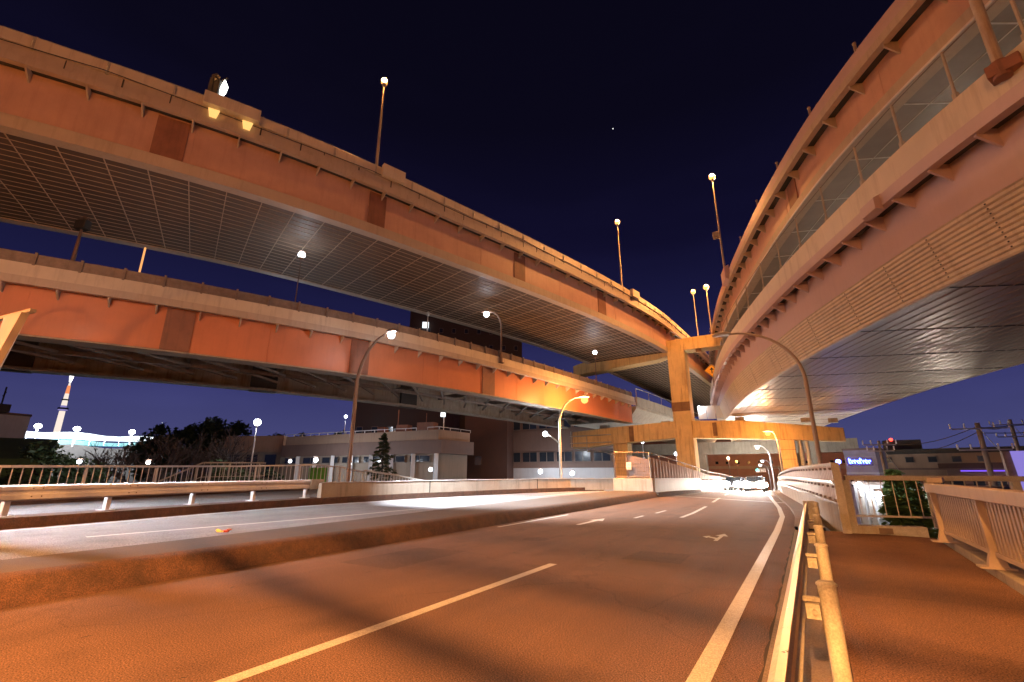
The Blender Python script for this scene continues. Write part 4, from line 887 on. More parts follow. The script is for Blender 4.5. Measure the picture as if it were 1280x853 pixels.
# ================================================================ signs on the decks
def diamond(name, label, c, half, ang, m_, pole0, mark):
    t = thing(name, label, 'sign', pole0)
    ca, sa = math.cos(ang), math.sin(ang)
    def q(u, v, o=0): return (c[0] + ca * u - sa * o, c[1] + sa * u + ca * o, c[2] + v)
    mb = MB(); a = [q(half, 0), q(0, half), q(-half, 0), q(0, -half)]; b = [q(half, 0, .03), q(0, half, .03), q(-half, 0, .03), q(0, -half, .03)]
    mb.quadgrid([a, b], True); mb.face(a); mb.face(b[::-1]); mb.build('plate', m_, t)
    mb = MB(); k = half
    e = k * .92; f = k * .85
    for i in range(4):
        s1 = [(1, 0), (0, 1), (-1, 0), (0, -1)]; A, B = s1[i], s1[(i + 1) % 4]
        mb.face([q(A[0] * e, A[1] * e, -.004), q(B[0] * e, B[1] * e, -.004), q(B[0] * f, B[1] * f, -.004), q(A[0] * f, A[1] * f, -.004)])
    if mark == 'arrow':
        mb.face([q(-.06 * k, -.45 * k, -.005), q(.1 * k, -.45 * k, -.005), q(.1 * k, .1 * k, -.005), q(-.06 * k, .1 * k, -.005)]); mb.face([q(-.3 * k, .1 * k, -.005), q(.32 * k, .1 * k, -.005), q(.02 * k, .5 * k, -.005)])
    else:
        mb.face([q(-.1 * k, -.5 * k, -.005), q(.08 * k, -.5 * k, -.005), q(.08 * k, .0, -.005), q(-.1 * k, .0, -.005)]); mb.face([q(.08 * k, -.1 * k, -.005), q(.3 * k, .2 * k, -.005), q(.18 * k, .3 * k, -.005), q(-.1 * k, .0, -.005)]); mb.face([q(.1 * k, .42 * k, -.005), q(.45 * k, .1 * k, -.005), q(.45 * k, .5 * k, -.005)])
    mb.build('symbol', M['black'], t)
    return t
t = diamond('warning_sign', 'small yellow diamond sign with black arrow behind the pier column', (-6.3, 45.9, 10.85), .62, .25, M['sign_yellow'], (-6.3, 46, 9.5), 'arrow')
mb = MB(); mb.tube([(-6.28, 46.0, 9.4), (-6.28, 46.0, 10.6)], .05, 6); mb.build('post', M['steel'], t)
pD = PD.pt(SD(12.9), -OVD - .2, 10.0)
t = diamond('warning_sign', 'orange diamond sign high on a brown pole at the top right corner', (pD.x + .24, pD.y - .02, 13.25), .55, math.radians(-32), M['sign_orange'], tuple(pD), 'bend')
mb = MB(); mb.tube([(pD.x, pD.y, 10.0), (pD.x, pD.y, 14.4)], .1, 12); mb.build('pole', M['rusty'], t, True)
mb = MB(); mb.box((pD.x + .08, pD.y + .02, 10.15), (.55, .42, .3), -.5); mb.tube([(pD.x, pD.y, 9.93), (pD.x, pD.y, 10.35)], .16, 12); mb.build('clamp_box', M['rustpatch'], t, bevel=.02)
sb = thing('display_board', 'slim bright white display seen edge-on above the salmon parapet', 'display', (-18.7, 7.3, 16.5))
q = PA.pt(SA(7.15), -.3, 0)
mb = MB(); mb.box((q.x - .3, q.y - .12, 17.15), (.22, .3, 1.3), .4); mb.box((q.x - .05, q.y - .02, 17.2), (.3, .3, .8), .4); mb.tube([(q.x - .35, q.y - .15, 16.3), (q.x - .35, q.y - .15, 18.0)], .07, 8); mb.box((q.x - .3, q.y - .1, 17.95), (.26, .2, .2), .4); mb.tube([(q.x - .3, q.y - .1, 17.5), (q.x + .3, q.y + .1, 17.75)], .05, 6); mb.build('cabinet', M['black'], sb, bevel=.05)
mb = MB(); a = [(q.x + .12, q.y + .02, 16.65), (q.x + .24, q.y + .14, 17.1), (q.x + .27, q.y + .17, 17.4), (q.x + .2, q.y + .05, 17.7), (q.x + .1, q.y - .03, 17.2)]; mb.quadgrid([a, [(x - .05, y + .06, z) for x, y, z in a]], True); mb.face(a); mb.build('screen', emit('screen_glow', (.95, 1, .95), 6), sb)
wb = thing('site_hoarding', 'white sheeted panels at road level behind the pier column', 'hoarding', (-7.9, 48.5, 6.6))
mb = MB()
for i in range(3): mb.box((-8.1 + .8 * i, 49.2 + .12 * i, 7.35), (.76, .04, 1.3), .15)
mb.build('panel', M['bld_white'], wb); bulb(wb, 'work_lamp', (-8.3, 48.9, 7.9), .1, WHITE, 120)
tag(MB.build.__get__((lambda m: (m.ball((0, 0, 0), .05, 8, (1.3, .8, .6)), m.box((.08, .03, -.015), (.14, .1, .03), .3), m)[2])(MB()))('litter', M['yellow_plastic']), 'crumpled yellow food wrapper lying on the median edge', 'litter').location = (-11.0, 5.7, .4)
o = (lambda m: (m.box((0, 0, 0), (.15, .09, .04), .5), m.box((.06, .05, .03), (.12, .08, .02), -.2), m)[2])(MB()).build('litter', M['red_plastic'], bevel=.02); o.location = (-10.87, 5.78, .385); tag(o, 'flattened red packet beside the yellow wrapper on the median', 'litter')
# overhead cables between the left decks
cb = thing('overhead_cable', 'thin faint cable crossing the sky gap between the two left viaducts', 'cable', (-30, 4, 11))
mb = MB(); mb.tube([(-36, -2, 12.6), (-33, 8, 12.0), (-30.5, 16, 11.6), (-28, 24, 11.4), (-26, 31, 11.5)], .03, 5); mb.build('strand', M['pole'], cb)
# ================================================================ buildings, left
def gable_box(mb, A, B, C_, z0, z1, D_=None):
    mb.prism([A[:2], B[:2], C_[:2], (A[0] + C_[0] - B[0], A[1] + C_[1] - B[1])] if D_ is None else [A[:2], B[:2], C_[:2], D_[:2]], z0, z1)
def block(bd, mats, foot, layers):
    """foot: polygon; layers: (name, grow, z0, z1, material)"""
    c = Vector((sum(p[0] for p in foot) / len(foot), sum(p[1] for p in foot) / len(foot)))
    for nm, g_, z0, z1, m_ in layers:
        mb = MB(); poly = []
        for p in foot: v = Vector(p[:2]) - c; poly.append(tuple(c + v * (1 + g_ / v.length)))
        mb.prism(poly, z0, z1); mb.build(nm, m_, bd)
def windows(bd, A, B, z0, z1, n, frac=.8, out_=.05, m_=None, name='window', lit=()):
    A = Vector(A[:2]); B = Vector(B[:2]); d = (B - A); L_ = d.length; d.normalize(); nrm = Vector((d.y, -d.x))
    if nrm.dot(A) > 0: nrm = -nrm
    for i in range(n):
        u = L_ * (i + .5) / n; p = A + d * u + nrm * out_; mb = MB(); mb.box((p.x, p.y, (z0 + z1) / 2), (L_ / n * frac, .06, z1 - z0), math.atan2(d.y, d.x)); o = mb.build(name, m_ or M['steel'], bd)
        mb = MB(); k = max(1, int(L_ / n * frac / 1.1)); w = L_ / n * frac / k
        for j in range(k):
            q = p + d * ((j - (k - 1) / 2) * w) + nrm * .02; mb.box((q.x, q.y, (z0 + z1) / 2), (w - .1, .06, z1 - z0 - .12), math.atan2(d.y, d.x))
        mb.build('pane', lit[i % len(lit)] if lit else M['glass'], o)
def wall_lamp(label, p, P, r=.16, colr=WHITE):
    t = thing('wall_lamp', label, 'wall lamp', p, 'white floodlights on building walls'); bulb(t, 'bulb', p, r, colr, P)
    mb = MB(); mb.box((p[0] * 1.004, p[1] * 1.004, p[2] + r + .06), (.4, .3, .1)); mb.build('housing', M['pole_dark'], t)
K = pol(-40.7, 55); Lf = pol(-57.6, 74); R_ = pol(-36.9, 60); Bk = (Lf[0] + R_[0] - K[0], Lf[1] + R_[1] - K[1])
b1 = thing('low_building', 'flat-roofed beige building with a mauve overhanging band behind the left railings', 'building', (K[0], K[1], -5.7))
block(b1, None, [K, R_, Bk, Lf], [('wall', -.35, -5.75, 3.7, M['bld_pale']), ('overhang_band', .5, 3.7, 5.28, M['bld_mauve']), ('roof_parapet', -.05, 5.285, 6.45, M['bld_beige'])])
mb = MB(); A = Vector(K[:2]); 
for a, b in ((K, Lf), (K, R_)):
    a = Vector((a[0], a[1], 6.75)); b = Vector((b[0], b[1], 6.75)); mb.bar(a, b, .06, .07); n = int((b - a).length / 1.6)
    for i in range(n + 1): p = a.lerp(b, i / n); mb.bar((p.x, p.y, 6.45), (p.x, p.y, 6.75), .07, .07)
mb.build('roof_railing', M['rail_white'], b1)
windows(b1, (K[0] - .6, K[1] - .05), (Lf[0] + .4, Lf[1]), 2.75, 3.55, 7, .8, .22)
mb = MB()
for i in range(8): p = V3(K).lerp(V3(Lf), (i + .08) / 8); mb.box((p.x * .992, p.y * .992, .6), (.45, .45, 6.2), -.7)
mb.build('pilaster', M['bld_white'], b1)
mb = MB()
for u, s_ in ((.08, 2.2), (.25, 1.6), (.42, 1.0)): p = V3(K).lerp(V3(Bk), u); mb.box((p.x, p.y, 6.9), (s_, 1.2, .9), .3)
p = V3(K).lerp(V3(Bk), .3); mb.tube([(p.x, p.y, 6.5), (p.x, p.y, 9.4)], .06, 6); mb.tube([(p.x + 3, p.y + 2, 6.5), (p.x + 3, p.y + 2, 9.0)], .05, 6); mb.build('roof_plant', M['rustpatch'], b1)
o = thing('roof_floodlight', 'square white floodlight on a mast over the low beige building', 'floodlight', pol(-41.0, 61, 6.4))
p = pol(-40.3, 62, 9.0); mb = MB(); mb.box(p, (.6, .2, .55), .7); mb.build('lamp', emit('flood_glow', (.9, .95, 1), 3), o); mb = MB(); mb.tube([(p[0], p[1] + .2, 6.4), (p[0], p[1] + .2, 8.9)], .06, 6); mb.build('mast', M['rail_white'], o)
b2 = thing('low_building', 'lower pale building with deep openings left of the beige one', 'building', pol(-60, 84, -5.7), None)
A, B = pol(-63, 84), pol(-57.9, 78); Cb = (B[0] - 8, B[1] + 9)
block(b2, None, [A, B, Cb, (A[0] - 8, A[1] + 9)], [('wall', 0, -5.75, 4.5, M['bld_pale']), ('roof_band', .4, 4.5, 6.9, M['bld_beige'])])
windows(b2, A, B, .8, 4.2, 3, .62, .1)
b3 = thing('tower_block', 'very dark tall tower block rising behind both left viaducts', 'building', pol(-38, 112, -5.7))
A, B = pol(-45.0, 110), pol(-30.5, 110); d = Vector((B[0] - A[0], B[1] - A[1])); nb = Vector((-d.y, d.x)).normalized() * 18
block(b3, None, [A, B, (B[0] + nb.x, B[1] + nb.y), (A[0] + nb.x, A[1] + nb.y)], [('wall', 0, -5.75, 55, M['tower_dark'])])
windows(b3, A, B, 34.6, 35.8, 9, .3, .06)
windows(b3, A, B, 30.6, 31.8, 9, .3, .06)
p = pol(-43.0, 108.6, 36.2); mb = MB(); mb.box(p, (1.5, .2, 1.5), .65); mb.build('lit_window', emit('lit_window_glow', (.9, .97, 1), 1.6), b3)
b4 = thing('tower_block', 'dark lower wing of the tower block behind the low beige roof', 'building', pol(-46, 92, -5.7))
A, B = pol(-50.8, 92), pol(-40.0, 86); d = Vector((B[0] - A[0], B[1] - A[1])); nb = Vector((-d.y, d.x)).normalized() * 12
block(b4, None, [A, B, (B[0] + nb.x, B[1] + nb.y), (A[0] + nb.x, A[1] + nb.y)], [('wall', 0, -5.75, 15.5, M['tower_dark']), ('roof_edge', .2, 15.5, 15.9, M['under'])])
windows(b4, A, B, 8.6, 9.8, 6, .4, .06)
b5 = thing('brick_building', 'dark brown tiled windowless building between beige building and mauve block', 'building', pol(-35, 68, -5.7))
A, B = pol(-37.6, 68), pol(-32.4, 66); d = Vector((B[0] - A[0], B[1] - A[1])); nb = Vector((-d.y, d.x)).normalized() * 9
block(b5, None, [A, B, (B[0] + nb.x, B[1] + nb.y), (A[0] + nb.x, A[1] + nb.y)], [('wall', 0, -5.75, 12.5, M['dark_brick'])])
p = pol(-35.9, 66.6, 3.2); mb = MB(); mb.box(p, (.9, .1, 1.2), .6); mb.build('window', M['glass'], b5)
b6 = thing('warehouse', 'mauve banded block with floodlit white ground floor behind the orange lamp', 'building', pol(-26, 70, -5.7))
A, B = pol(-32.5, 70), pol(-19.8, 63); d = Vector((B[0] - A[0], B[1] - A[1])); nb = Vector((-d.y, d.x)).normalized() * 9
block(b6, None, [A, B, (B[0] + nb.x, B[1] + nb.y), (A[0] + nb.x, A[1] + nb.y)], [('ground_floor', 0, -5.75, 2.2, M['bld_white']), ('lower_band', .12, 2.2, 2.9, M['bld_mauve']), ('window_storey', -.05, 2.9, 4.5, M['bld_mauve']), ('mauve_band', .15, 4.5, 7.4, M['bld_mauve']), ('upper_storey', -.05, 7.4, 11, M['bld_mauve'])])
windows(b6, A, B, 3.0, 4.4, 6, .86, .12); windows(b6, A, B, 7.6, 9.6, 6, .86, .12)
wall_lamp('white floodlight on the warehouse wall, left of the orange lamp post', pol(-28.4, 62.5, 1.7), 700, .28)
wall_lamp('white floodlight on the warehouse wall, right of the orange lamp post', pol(-24.6, 59.5, 1.5), 550, .28)
wall_lamp('white floodlight at the corner of the low beige building', pol(-41.5, 51.6, 1.9), 170, .22)
wall_lamp('white floodlight behind the dark curved lamp post', pol(-50.7, 55, 2.5), 450, .22)
wall_lamp('right of two white floodlights above the left railing', pol(-54.3, 60, 3.0), 700, .26)
wall_lamp('left, dimmer of two white floodlights above the left railing', pol(-56.9, 63, 2.9), 300, .2)
wall_lamp('small white lamp low among the bare trees behind railing', pol(-74.2, 50, 2.4), 320, .16)
wall_lamp('small white lamp between tree trunks near the stair handrail', pol(-69.3, 50, 2.4), 320, .16)
lamp('street_lamp', 'straight white post-top lamp in the park left of the beige building', pol(-60.6, 45, -5.7), 11.0, (0, 0), WHITE, 900, .3, 'rail_white', .09)
t = lamp('street_lamp', 'far white twin lamp above the beige building\'s roof', pol(-51.6, 80, -5.7), 15.7, (0, 0), WHITE, 700, .25, 'rail_white', .1)
gn = thing('green_net', 'bright green net sheet glimpsed behind the left railing', 'net', pol(-53.9, 38, .5))
mb = MB(); A, B = Vector(pol(-54.9, 39, 0)), Vector(pol(-52.9, 39, 0)); rows = []
for i in range(17): p = A.lerp(B, i / 16); k = .06 * math.sin(i * 1.9); rows.append([(p.x + k, p.y + k, -1), (p.x + k, p.y + k, 1.95)])
mb.quadgrid(rows); mb.build('sheet', M['green_net'], gn)
# far left: stadium, broadcast tower, grey block, bank
st = thing('stadium', 'long low stadium glowing white and turquoise on the far left', 'stadium', pol(-72, 255, -5.7))
arc = [pol(-81.0 + 14.3 * i / 14, 250 + 8 * math.sin(math.pi * i / 14), 0) for i in range(15)]
def band(z0, z1, off, dz=0): 
    mb = MB(); mb.quadgrid([[(x * (1 + off), y * (1 + off), z0), (x * (1 + off), y * (1 + off), z1 - 1.5 * (i / 14) ** 2 + .5 * math.sin(i * 1.3))] for i, (x, y, z) in enumerate(arc)]); mb.quadgrid([[(x * (1 + off + .02), y * (1 + off + .02), z0), (x * (1 + off + .02), y * (1 + off + .02), z1 - 1.5 * (i / 14) ** 2 + .5 * math.sin(i * 1.3))] for i, (x, y, z) in enumerate(arc)]); return mb
band(-5, 12.2, 0).build('stand', M['under'], st); band(12.2, 14.4, .001).build('glass_band', emit('stadium_turquoise', (.1, .62, .66), .9), st); band(14.4, 17.0, -.004).build('lit_fascia', emit('stadium_white', (.8, .92, 1.0), 2.2), st)
for i in range(1, 14):
    x, y, z = arc[i]; mb = MB(); mb.box((x * .996, y * .996, 13.2), (.22, .22, 2.0), .3); mb.build('mullion', M['bld_white'], st)
for bb, zz, nm, P in ((-77.4, 18.0, 'leftmost', 9000), (-74.9, 17.7, 'middle', 9000), (-71.0, 17.4, 'rightmost', 5000)):
    t = thing('floodlight', nm + ' of three dazzling floodlights on the far stadium roof', 'floodlight', pol(bb, 244, 15), 'stadium floodlights'); bulb(t, 'lamp', pol(bb, 244, zz), 1.0, WHITE, P * 6, 10, (1.1, 1.1, .9), 12); mb = MB(); x, y, z = pol(bb, 244); mb.tube([(x, y, 11), (x, y, zz - .5)], .3, 6); mb.build('mast', M['rail_white'], t)
tw = thing('broadcast_tower', 'tall tapering broadcast tower lit white and orange on the far left', 'tower', pol(-76.15, 1500, -5.7))
x, y, z = pol(-76.15, 1500)
tw_m = {'w': emit('tower_white_light', (1, .86, .74), 1.0), 'o': emit('tower_orange_light', (1, .32, .12), 1.0), 'v': emit('tower_violet_light', (.45, .38, .9), .55), 't': emit('tower_top_light', (1, .95, .95), 5)}  # floodlight on the tower's shaft is put in as emission
segs = [('shaft', 'w', 0, 145, 11, 9.5), ('gallery', 'v', 147, 153, 14, 14), ('shaft', 'v', 153, 158, 9, 9), ('shaft', 'w', 158, 172, 8.5, 8), ('upper_gallery', 'w', 173, 186, 7, 6.5), ('shaft', 'o', 186, 205, 6, 5), ('mast', 'w', 205, 212, 3.5, 3), ('mast_top', 't', 214, 228, 3, 7)]
for nm, k, z0, z1, r0, r1 in segs:
    mb = MB(); mb.tube([(x, y, z0 - 6), (x, y, z1 - 6)], [r0 * .62, r1 * .58], 14); mb.build(nm, tw_m[k], tw)
mb = MB(); mb.tube([(x, y, 143), (x, y, 147)], [9.6, 9.6], 14); mb.tube([(x, y, 164), (x, y, 167)], [6.5, 6.5], 14); mb.build('dark_ring', M['under'], tw)
gb = thing('grey_building', 'plain grey block with roof antenna at the far left edge', 'building', pol(-79, 120, -5.7))
A, B = pol(-82.5, 118), pol(-78.0, 122); nb = Vector((A[0], A[1])).normalized() * 10
block(gb, None, [A, B, (B[0] + nb.x, B[1] + nb.y), (A[0] + nb.x, A[1] + nb.y)], [('wall', 0, -5.75, 11.4, M['bld_white']), ('roof_edge', .15, 11.4, 11.8, M['bld_mauve'])])
p = pol(-79.9, 119, 0); mb = MB(); mb.tube([(p[0], p[1], 11.5), (p[0], p[1], 16)], .12, 6); mb.box((p[0], p[1], 12.3), (2.5, 2, 1.3)); mb.tube([(p[0] - 1, p[1], 14.5), (p[0] + 1, p[1], 15)], .06, 5); mb.build('antenna', M['under'], gb)
mb = MB(); A = [pol(-82, 100, 3.5), pol(-76.4, 100, 3.5), pol(-75.9, 116, 7.2), pol(-82, 116, 7.2)]; mb.quadgrid([A, [(x_, y_, -6) for x_, y_, z_ in A]], True); mb.face(A); struct(mb.build('grass_bank', M['lawn']))
# ================================================================ trees
def leaf_cloud(mb, blobs, n, size, up=.3):
    for _ in range(n):
        c, r = blobs[rnd.randrange(len(blobs))]
        v = Vector((rnd.gauss(0, 1), rnd.gauss(0, 1), rnd.gauss(0, 1))).normalized() * (r * rnd.uniform(.45, 1.08))
        p = Vector(c) + Vector((v.x, v.y, v.z * .85)); a = Vector((rnd.gauss(0, 1), rnd.gauss(0, 1), rnd.gauss(0, .6))).normalized(); b = a.cross(Vector((rnd.gauss(0, 1), rnd.gauss(0, 1), rnd.gauss(0, 1)))).normalized()
        s_ = size * rnd.uniform(.6, 1.4); mb.face([p - a * s_, p + b * s_ * .5, p + a * s_, p - b * s_ * .5])
def round_tree(label, base, h, w, n=1500, m_='leaf', group=None, name='round_tree', size=.16):
    t = thing(name, label, 'tree', base, group); bx, by, bz = base
    mb = MB(); mb.tube([(bx, by, bz), (bx + .1, by, bz + h * .35), (bx, by + .1, bz + h * .75)], [w * .09, w * .06, w * .02], 8)
    for k in range(6): an = k * 1.05; mb.tube([(bx, by, bz + h * (.3 + .06 * k)), (bx + math.cos(an) * w * .35, by + math.sin(an) * w * .35, bz + h * (.5 + .06 * k))], [w * .035, w * .012], 5)
    mb.build('trunk', M['bark'], t)
    bl = [((bx + rnd.uniform(-.36, .36) * w, by + rnd.uniform(-.36, .36) * w, bz + h * rnd.uniform(.42, .88)), w * rnd.uniform(.13, .25)) for _ in range(16)]
    mb = MB(); leaf_cloud(mb, bl, n, size); mb.build('crown', M[m_], t)
    return t
def bare_tree(label, base, h, group, spread=.75, depth=5):
    t = thing('bare_tree', label, 'tree', base, group); tr = MB(); tw_ = MB()
    def grow(p, d, L_, r, k):
        q = p + d * L_; mid = p + d * L_ * .5 + Vector((rnd.uniform(-1, 1), rnd.uniform(-1, 1), 0)) * L_ * .06
        (tr if k >= depth - 1 else tw_).tube([p, mid, q], [r, r * .85, r * .68], 5 if k > 2 else 3, False)
        if k == 0: return
        for _ in range(3 if k > 1 else 4):
            ax_ = Vector((rnd.gauss(0, 1), rnd.gauss(0, 1), rnd.gauss(0, .4))); nd = (d + ax_.normalized() * spread * rnd.uniform(.6, 1.1) + Vector((0, 0, .08))).normalized()
            grow(q if rnd.random() < .6 else p.lerp(q, .75), nd, L_ * rnd.uniform(.62, .82), r * .62, k - 1)
    grow(Vector(base), Vector((rnd.uniform(-.06, .06), rnd.uniform(-.06, .06), 1)).normalized(), h * .3, h * .022, depth)
    tr.build('trunk', M['bark'], t); tw_.build('crown', M['bark'], t)
    return t
def conifer(label, base, h, w, n, name='conifer', sparse=False, m_='needle_green'):
    t = thing(name, label, 'tree', base); bx, by, bz = base
    tr = MB(); tr.tube([(bx, by, bz), (bx + .05, by, bz + h * .5), (bx, by, bz + h * .98)], [h * .018, h * .012, h * .003], 7); mb = MB()
    nb_ = 46 if sparse else 90
    for i in range(nb_):
        u = (i + .5) / nb_; z = bz + h * (.16 + .82 * u) if not sparse else bz + h * (.3 + .68 * u); r = w * .5 * (1 - u) ** .8 * rnd.uniform(.6, 1.15) + .06; an = i * 2.4 + rnd.uniform(-.3, .3)
        e = Vector((bx + r * math.cos(an), by + r * math.sin(an), z - r * .18)); s0 = Vector((bx, by, z)); tr.tube([s0, e], [.018, .006], 4, False)
        for _ in range(n // nb_):
            q = s0.lerp(e, rnd.uniform(.25, 1.05)) + Vector((rnd.gauss(0, .07), rnd.gauss(0, .07), rnd.gauss(0, .05))) * (w / 2); a = (e - s0).normalized() * rnd.uniform(.08, .16) * (w / 2.0); b = Vector((rnd.gauss(0, 1), rnd.gauss(0, 1), rnd.gauss(0, 1))).normalized() * .05 * (w / 2); mb.face([q - a, q + b, q + a, q - b])
    tr.build('trunk', M['bark'], t); mb.build('crown', M['needle' if sparse else m_], t)
    return t
round_tree('round dense evergreen tree on the dark slope in front of the stadium', pol(-75.6, 58, -5.6), 10.6, 5.2, 2600, size=.2)
round_tree('lower green shrub-like tree right of the round evergreen by the stadium', pol(-73.6, 57, -5.6), 8.6, 3.6, 1500, size=.18)
round_tree('small dark tree at the left edge below the grey block', pol(-78.4, 62, -5.6), 8.6, 3.4, 1200, size=.18)
round_tree('leafy green tree beside the stair handrail under park lamp', pol(-62.2, 50, -5.6), 8.7, 4.6, 1600, size=.18)
round_tree('green bush next to park lamp post, left of the low building', pol(-58.9, 47, -5.6), 8.2, 3.2, 1200, size=.16)
for i, (b, D, h, lab) in enumerate(((-71.8, 62, 12.0, 'bare tree at the left end of the bare row behind railing'), (-69.5, 66, 13.2, 'bare tree second from the left of the bare row'), (-67.3, 60, 12.6, 'bare spreading tree in the middle of the bare row'),
        (-65.2, 68, 13.8, 'tallest bare tree of the bare row behind the railing'), (-63.4, 60, 12.4, 'bare tree just left of the white park lamp'), (-61.4, 66, 12.6, 'bare tree behind the white park lamp post'))):
    bare_tree(lab, pol(b, D, -5.6), h, 'bare winter trees behind the left railing')
wd = MB(); bl = []
for i in range(420):
    b = -70.5 + 22 * rnd.random(); D = 150 + rnd.uniform(-6, 14); top = 12.5 + 4.5 * math.exp(-((b + 65) / 3.2) ** 2) + 1.5 * math.sin(b * 1.9); bl.append((pol(b, D, top * rnd.random() ** .5 - 2), rnd.uniform(1.3, 2.6)))
leaf_cloud(wd, bl, 22000, .65); o = wd.build('distant_wood', M['leaf']); o['kind'] = 'stuff'; o['label'] = 'dark wooded hill behind the bare trees'; o['category'] = 'wood'
conifer('small open-branched pine in front of the low beige building', pol(-47.1, 40, -.4), 5.1, 2.5, 1600, 'pine_tree', True)
conifer('taller of two dark green conifers beyond the sidewalk railing', pol(6.7, 30, -5.6), 7.4, 3.2, 4200)
conifer('shorter of two dark green conifers beyond the sidewalk railing', pol(8.0, 31, -5.6), 6.9, 3.0, 3800)
# ================================================================ buildings and poles, right
def rect_b(b0, D0, b1, D1, depth):
    A, B = pol(b0, D0), pol(b1, D1); d = Vector((B[0] - A[0], B[1] - A[1])); nb = Vector((-d.y, d.x)).normalized() * depth; return [A, B, (B[0] + nb.x, B[1] + nb.y), (A[0] + nb.x, A[1] + nb.y)]
r1 = thing('shop_building', 'violet-lit small building carrying the glowing blue sign', 'building', pol(4.4, 60, -5.7))
F = rect_b(3.3, 59.3, 5.8, 58.8, 5); block(r1, None, F, [('wall', 0, -5.75, 3.75, mat('violet_grey_wall', (.34, .31, .4), rough=.8, streak=.2)), ('roof_edge', .15, 3.75, 3.95, M['bld_mauve']), ('string_course', .1, 1.45, 1.65, M['bld_white'])])
windows(r1, F[0], F[1], .2, 1.0, 4, .5, .07)
ns = thing('neon_sign', 'glowing blue sign of blurred letters on the violet-lit building', 'sign', pol(4.1, 57.2, 2.6))
A, B = Vector(pol(3.6, 57.6, 2.35)), Vector(pol(5.35, 57.8, 2.35)); blue = emit('neon_blue', (.05, .1, 1.0), 30); hd = (B - A).normalized(); an = math.atan2(hd.y, hd.x)
mb = MB(); c = (A + B) / 2; mb.box((c.x, c.y + .1, 2.62), ((B - A).length + .3, .1, .75), an); mb.build('backing', M['bld_mauve'], ns)
for i in range(8):
    p = A.lerp(B, (i + .5) / 8); h = .42 if i in (0, 4) else .3; mb = MB(); n = 10
    mb.tube([(p.x + hd.x * .075 * math.cos(2 * math.pi * k / n), p.y - .03, 2.45 + h / 2 + (h / 2) * math.sin(2 * math.pi * k / n)) for k in range(n - (i % 3))], .035, 6); 
    if i % 2 == 0: mb.bar((p.x - hd.x * .08, p.y - .03, 2.45), (p.x - hd.x * .08, p.y - .03, 2.45 + h * 1.2), .05, .05)
    mb.build('glyph', blue, ns)
sp = thing('round_light', 'small round blue-white light left of the blue sign', 'light', pol(2.6, 56.5, 2.6)); mb = MB(); mb.ball(pol(2.75, 56.5, 2.62), .22, 10); mb.build('lamp', emit('blue_white_glow', (.08, .14, 1), 28), sp, True); mb = MB(); x, y, z = pol(2.75, 56.7); mb.tube([(x, y, -5.6), (x, y, 2.5)], .06, 6); mb.build('post', M['steel'], sp)
r2 = thing('long_building', 'long low mauve factory with small windows behind the utility pole', 'building', pol(10, 78, -5.7))
F = rect_b(5.9, 74, 15.5, 72, 12); block(r2, None, F, [('wall', 0, -5.75, 3.7, M['bld_beige']), ('roof_edge', .25, 3.7, 4.25, M['under']), ('ledge', .18, 1.9, 2.1, M['bld_mauve'])])
windows(r2, F[0], F[1], 2.7, 3.4, 6, .4, .08); windows(r2, F[0], F[1], .2, 1.1, 6, .5, .08)
r3 = thing('annex_building', 'brown annex with a dark awning in front of the long factory', 'building', pol(12.5, 66, -5.7))
F = rect_b(10.6, 66, 15.8, 63, 6); block(r3, None, F, [('wall', 0, -5.75, 2.0, M['bld_mauve']), ('awning', .6, 2.0, 2.5, M['dark_brick'])]); windows(r3, F[0], F[1], .2, 1.3, 4, .6, .08)
uv = emit('violet_tube', (.22, .1, 1.0), 1.2); mb = MB(); A, B = Vector(F[0]), Vector(F[1]); a = Vector((A.x, A.y - .8, 1.75)); b = Vector((B.x, B.y - .8, 1.75)); mb.bar(a.lerp(b, .15), b, .08, .12); mb.build('light_tube', uv, r3)
r4 = thing('signboard', 'pale violet backlit panel at the right edge', 'signboard', pol(15.6, 30, -5.7)); mb = MB(); A, B = pol(14.95, 30), pol(17.5, 30); mb.quadgrid([[(A[0], A[1], .3), (A[0] - .1, A[1], 2.5)], [(B[0], B[1], .3), (B[0], B[1], 2.5)]]); mb.build('face', emit('violet_panel', (.32, .26, .85), .75), r4); mb = MB(); mb.box((A[0] + 1, A[1] + .3, -1.6), (2.6, .3, 8.2)); mb.build('back', M['steel'], r4)
r5 = thing('roller_shed', 'floodlit white shed below the sidewalk railing', 'shed', pol(4.6, 33, -5.7)); F = rect_b(3.6, 33, 6.0, 33, 5); block(r5, None, F, [('wall', 0, -5.75, .95, M['bld_white']), ('roof', .25, .95, 1.1, M['steel'])])
for i, b in enumerate((4.0, 4.7, 5.4)): p = pol(b, 32.9, -1.2); mb = MB(); mb.box(p, (.28, .08, 3.6), 0); mb.build('shutter', M['galv'], r5)
wall_lamp('left white floodlight seen through the sidewalk railing', pol(4.05, 32.0, .95), 60, .16)
wall_lamp('right white floodlight seen through the sidewalk railing', pol(5.45, 31.8, .45), 120, .2)
r6 = thing('green_house', 'pale green house wall behind the slatted parapet end', 'building', pol(9.2, 36, -5.7)); F = rect_b(8.7, 36, 11.5, 35, 5); m_green = mat('pale_green_wall', (.45, .6, .42), rough=.8); block(r6, None, F, [('wall', 0, -5.75, .6, m_green), ('roof', .25, .6, .85, M['steel'])]); windows(r6, F[0], F[1], -1.4, -.3, 3, .6, .06)
wall_lamp('pale lamp on the green house wall', pol(9.4, 34.2, .1), 160, .1)
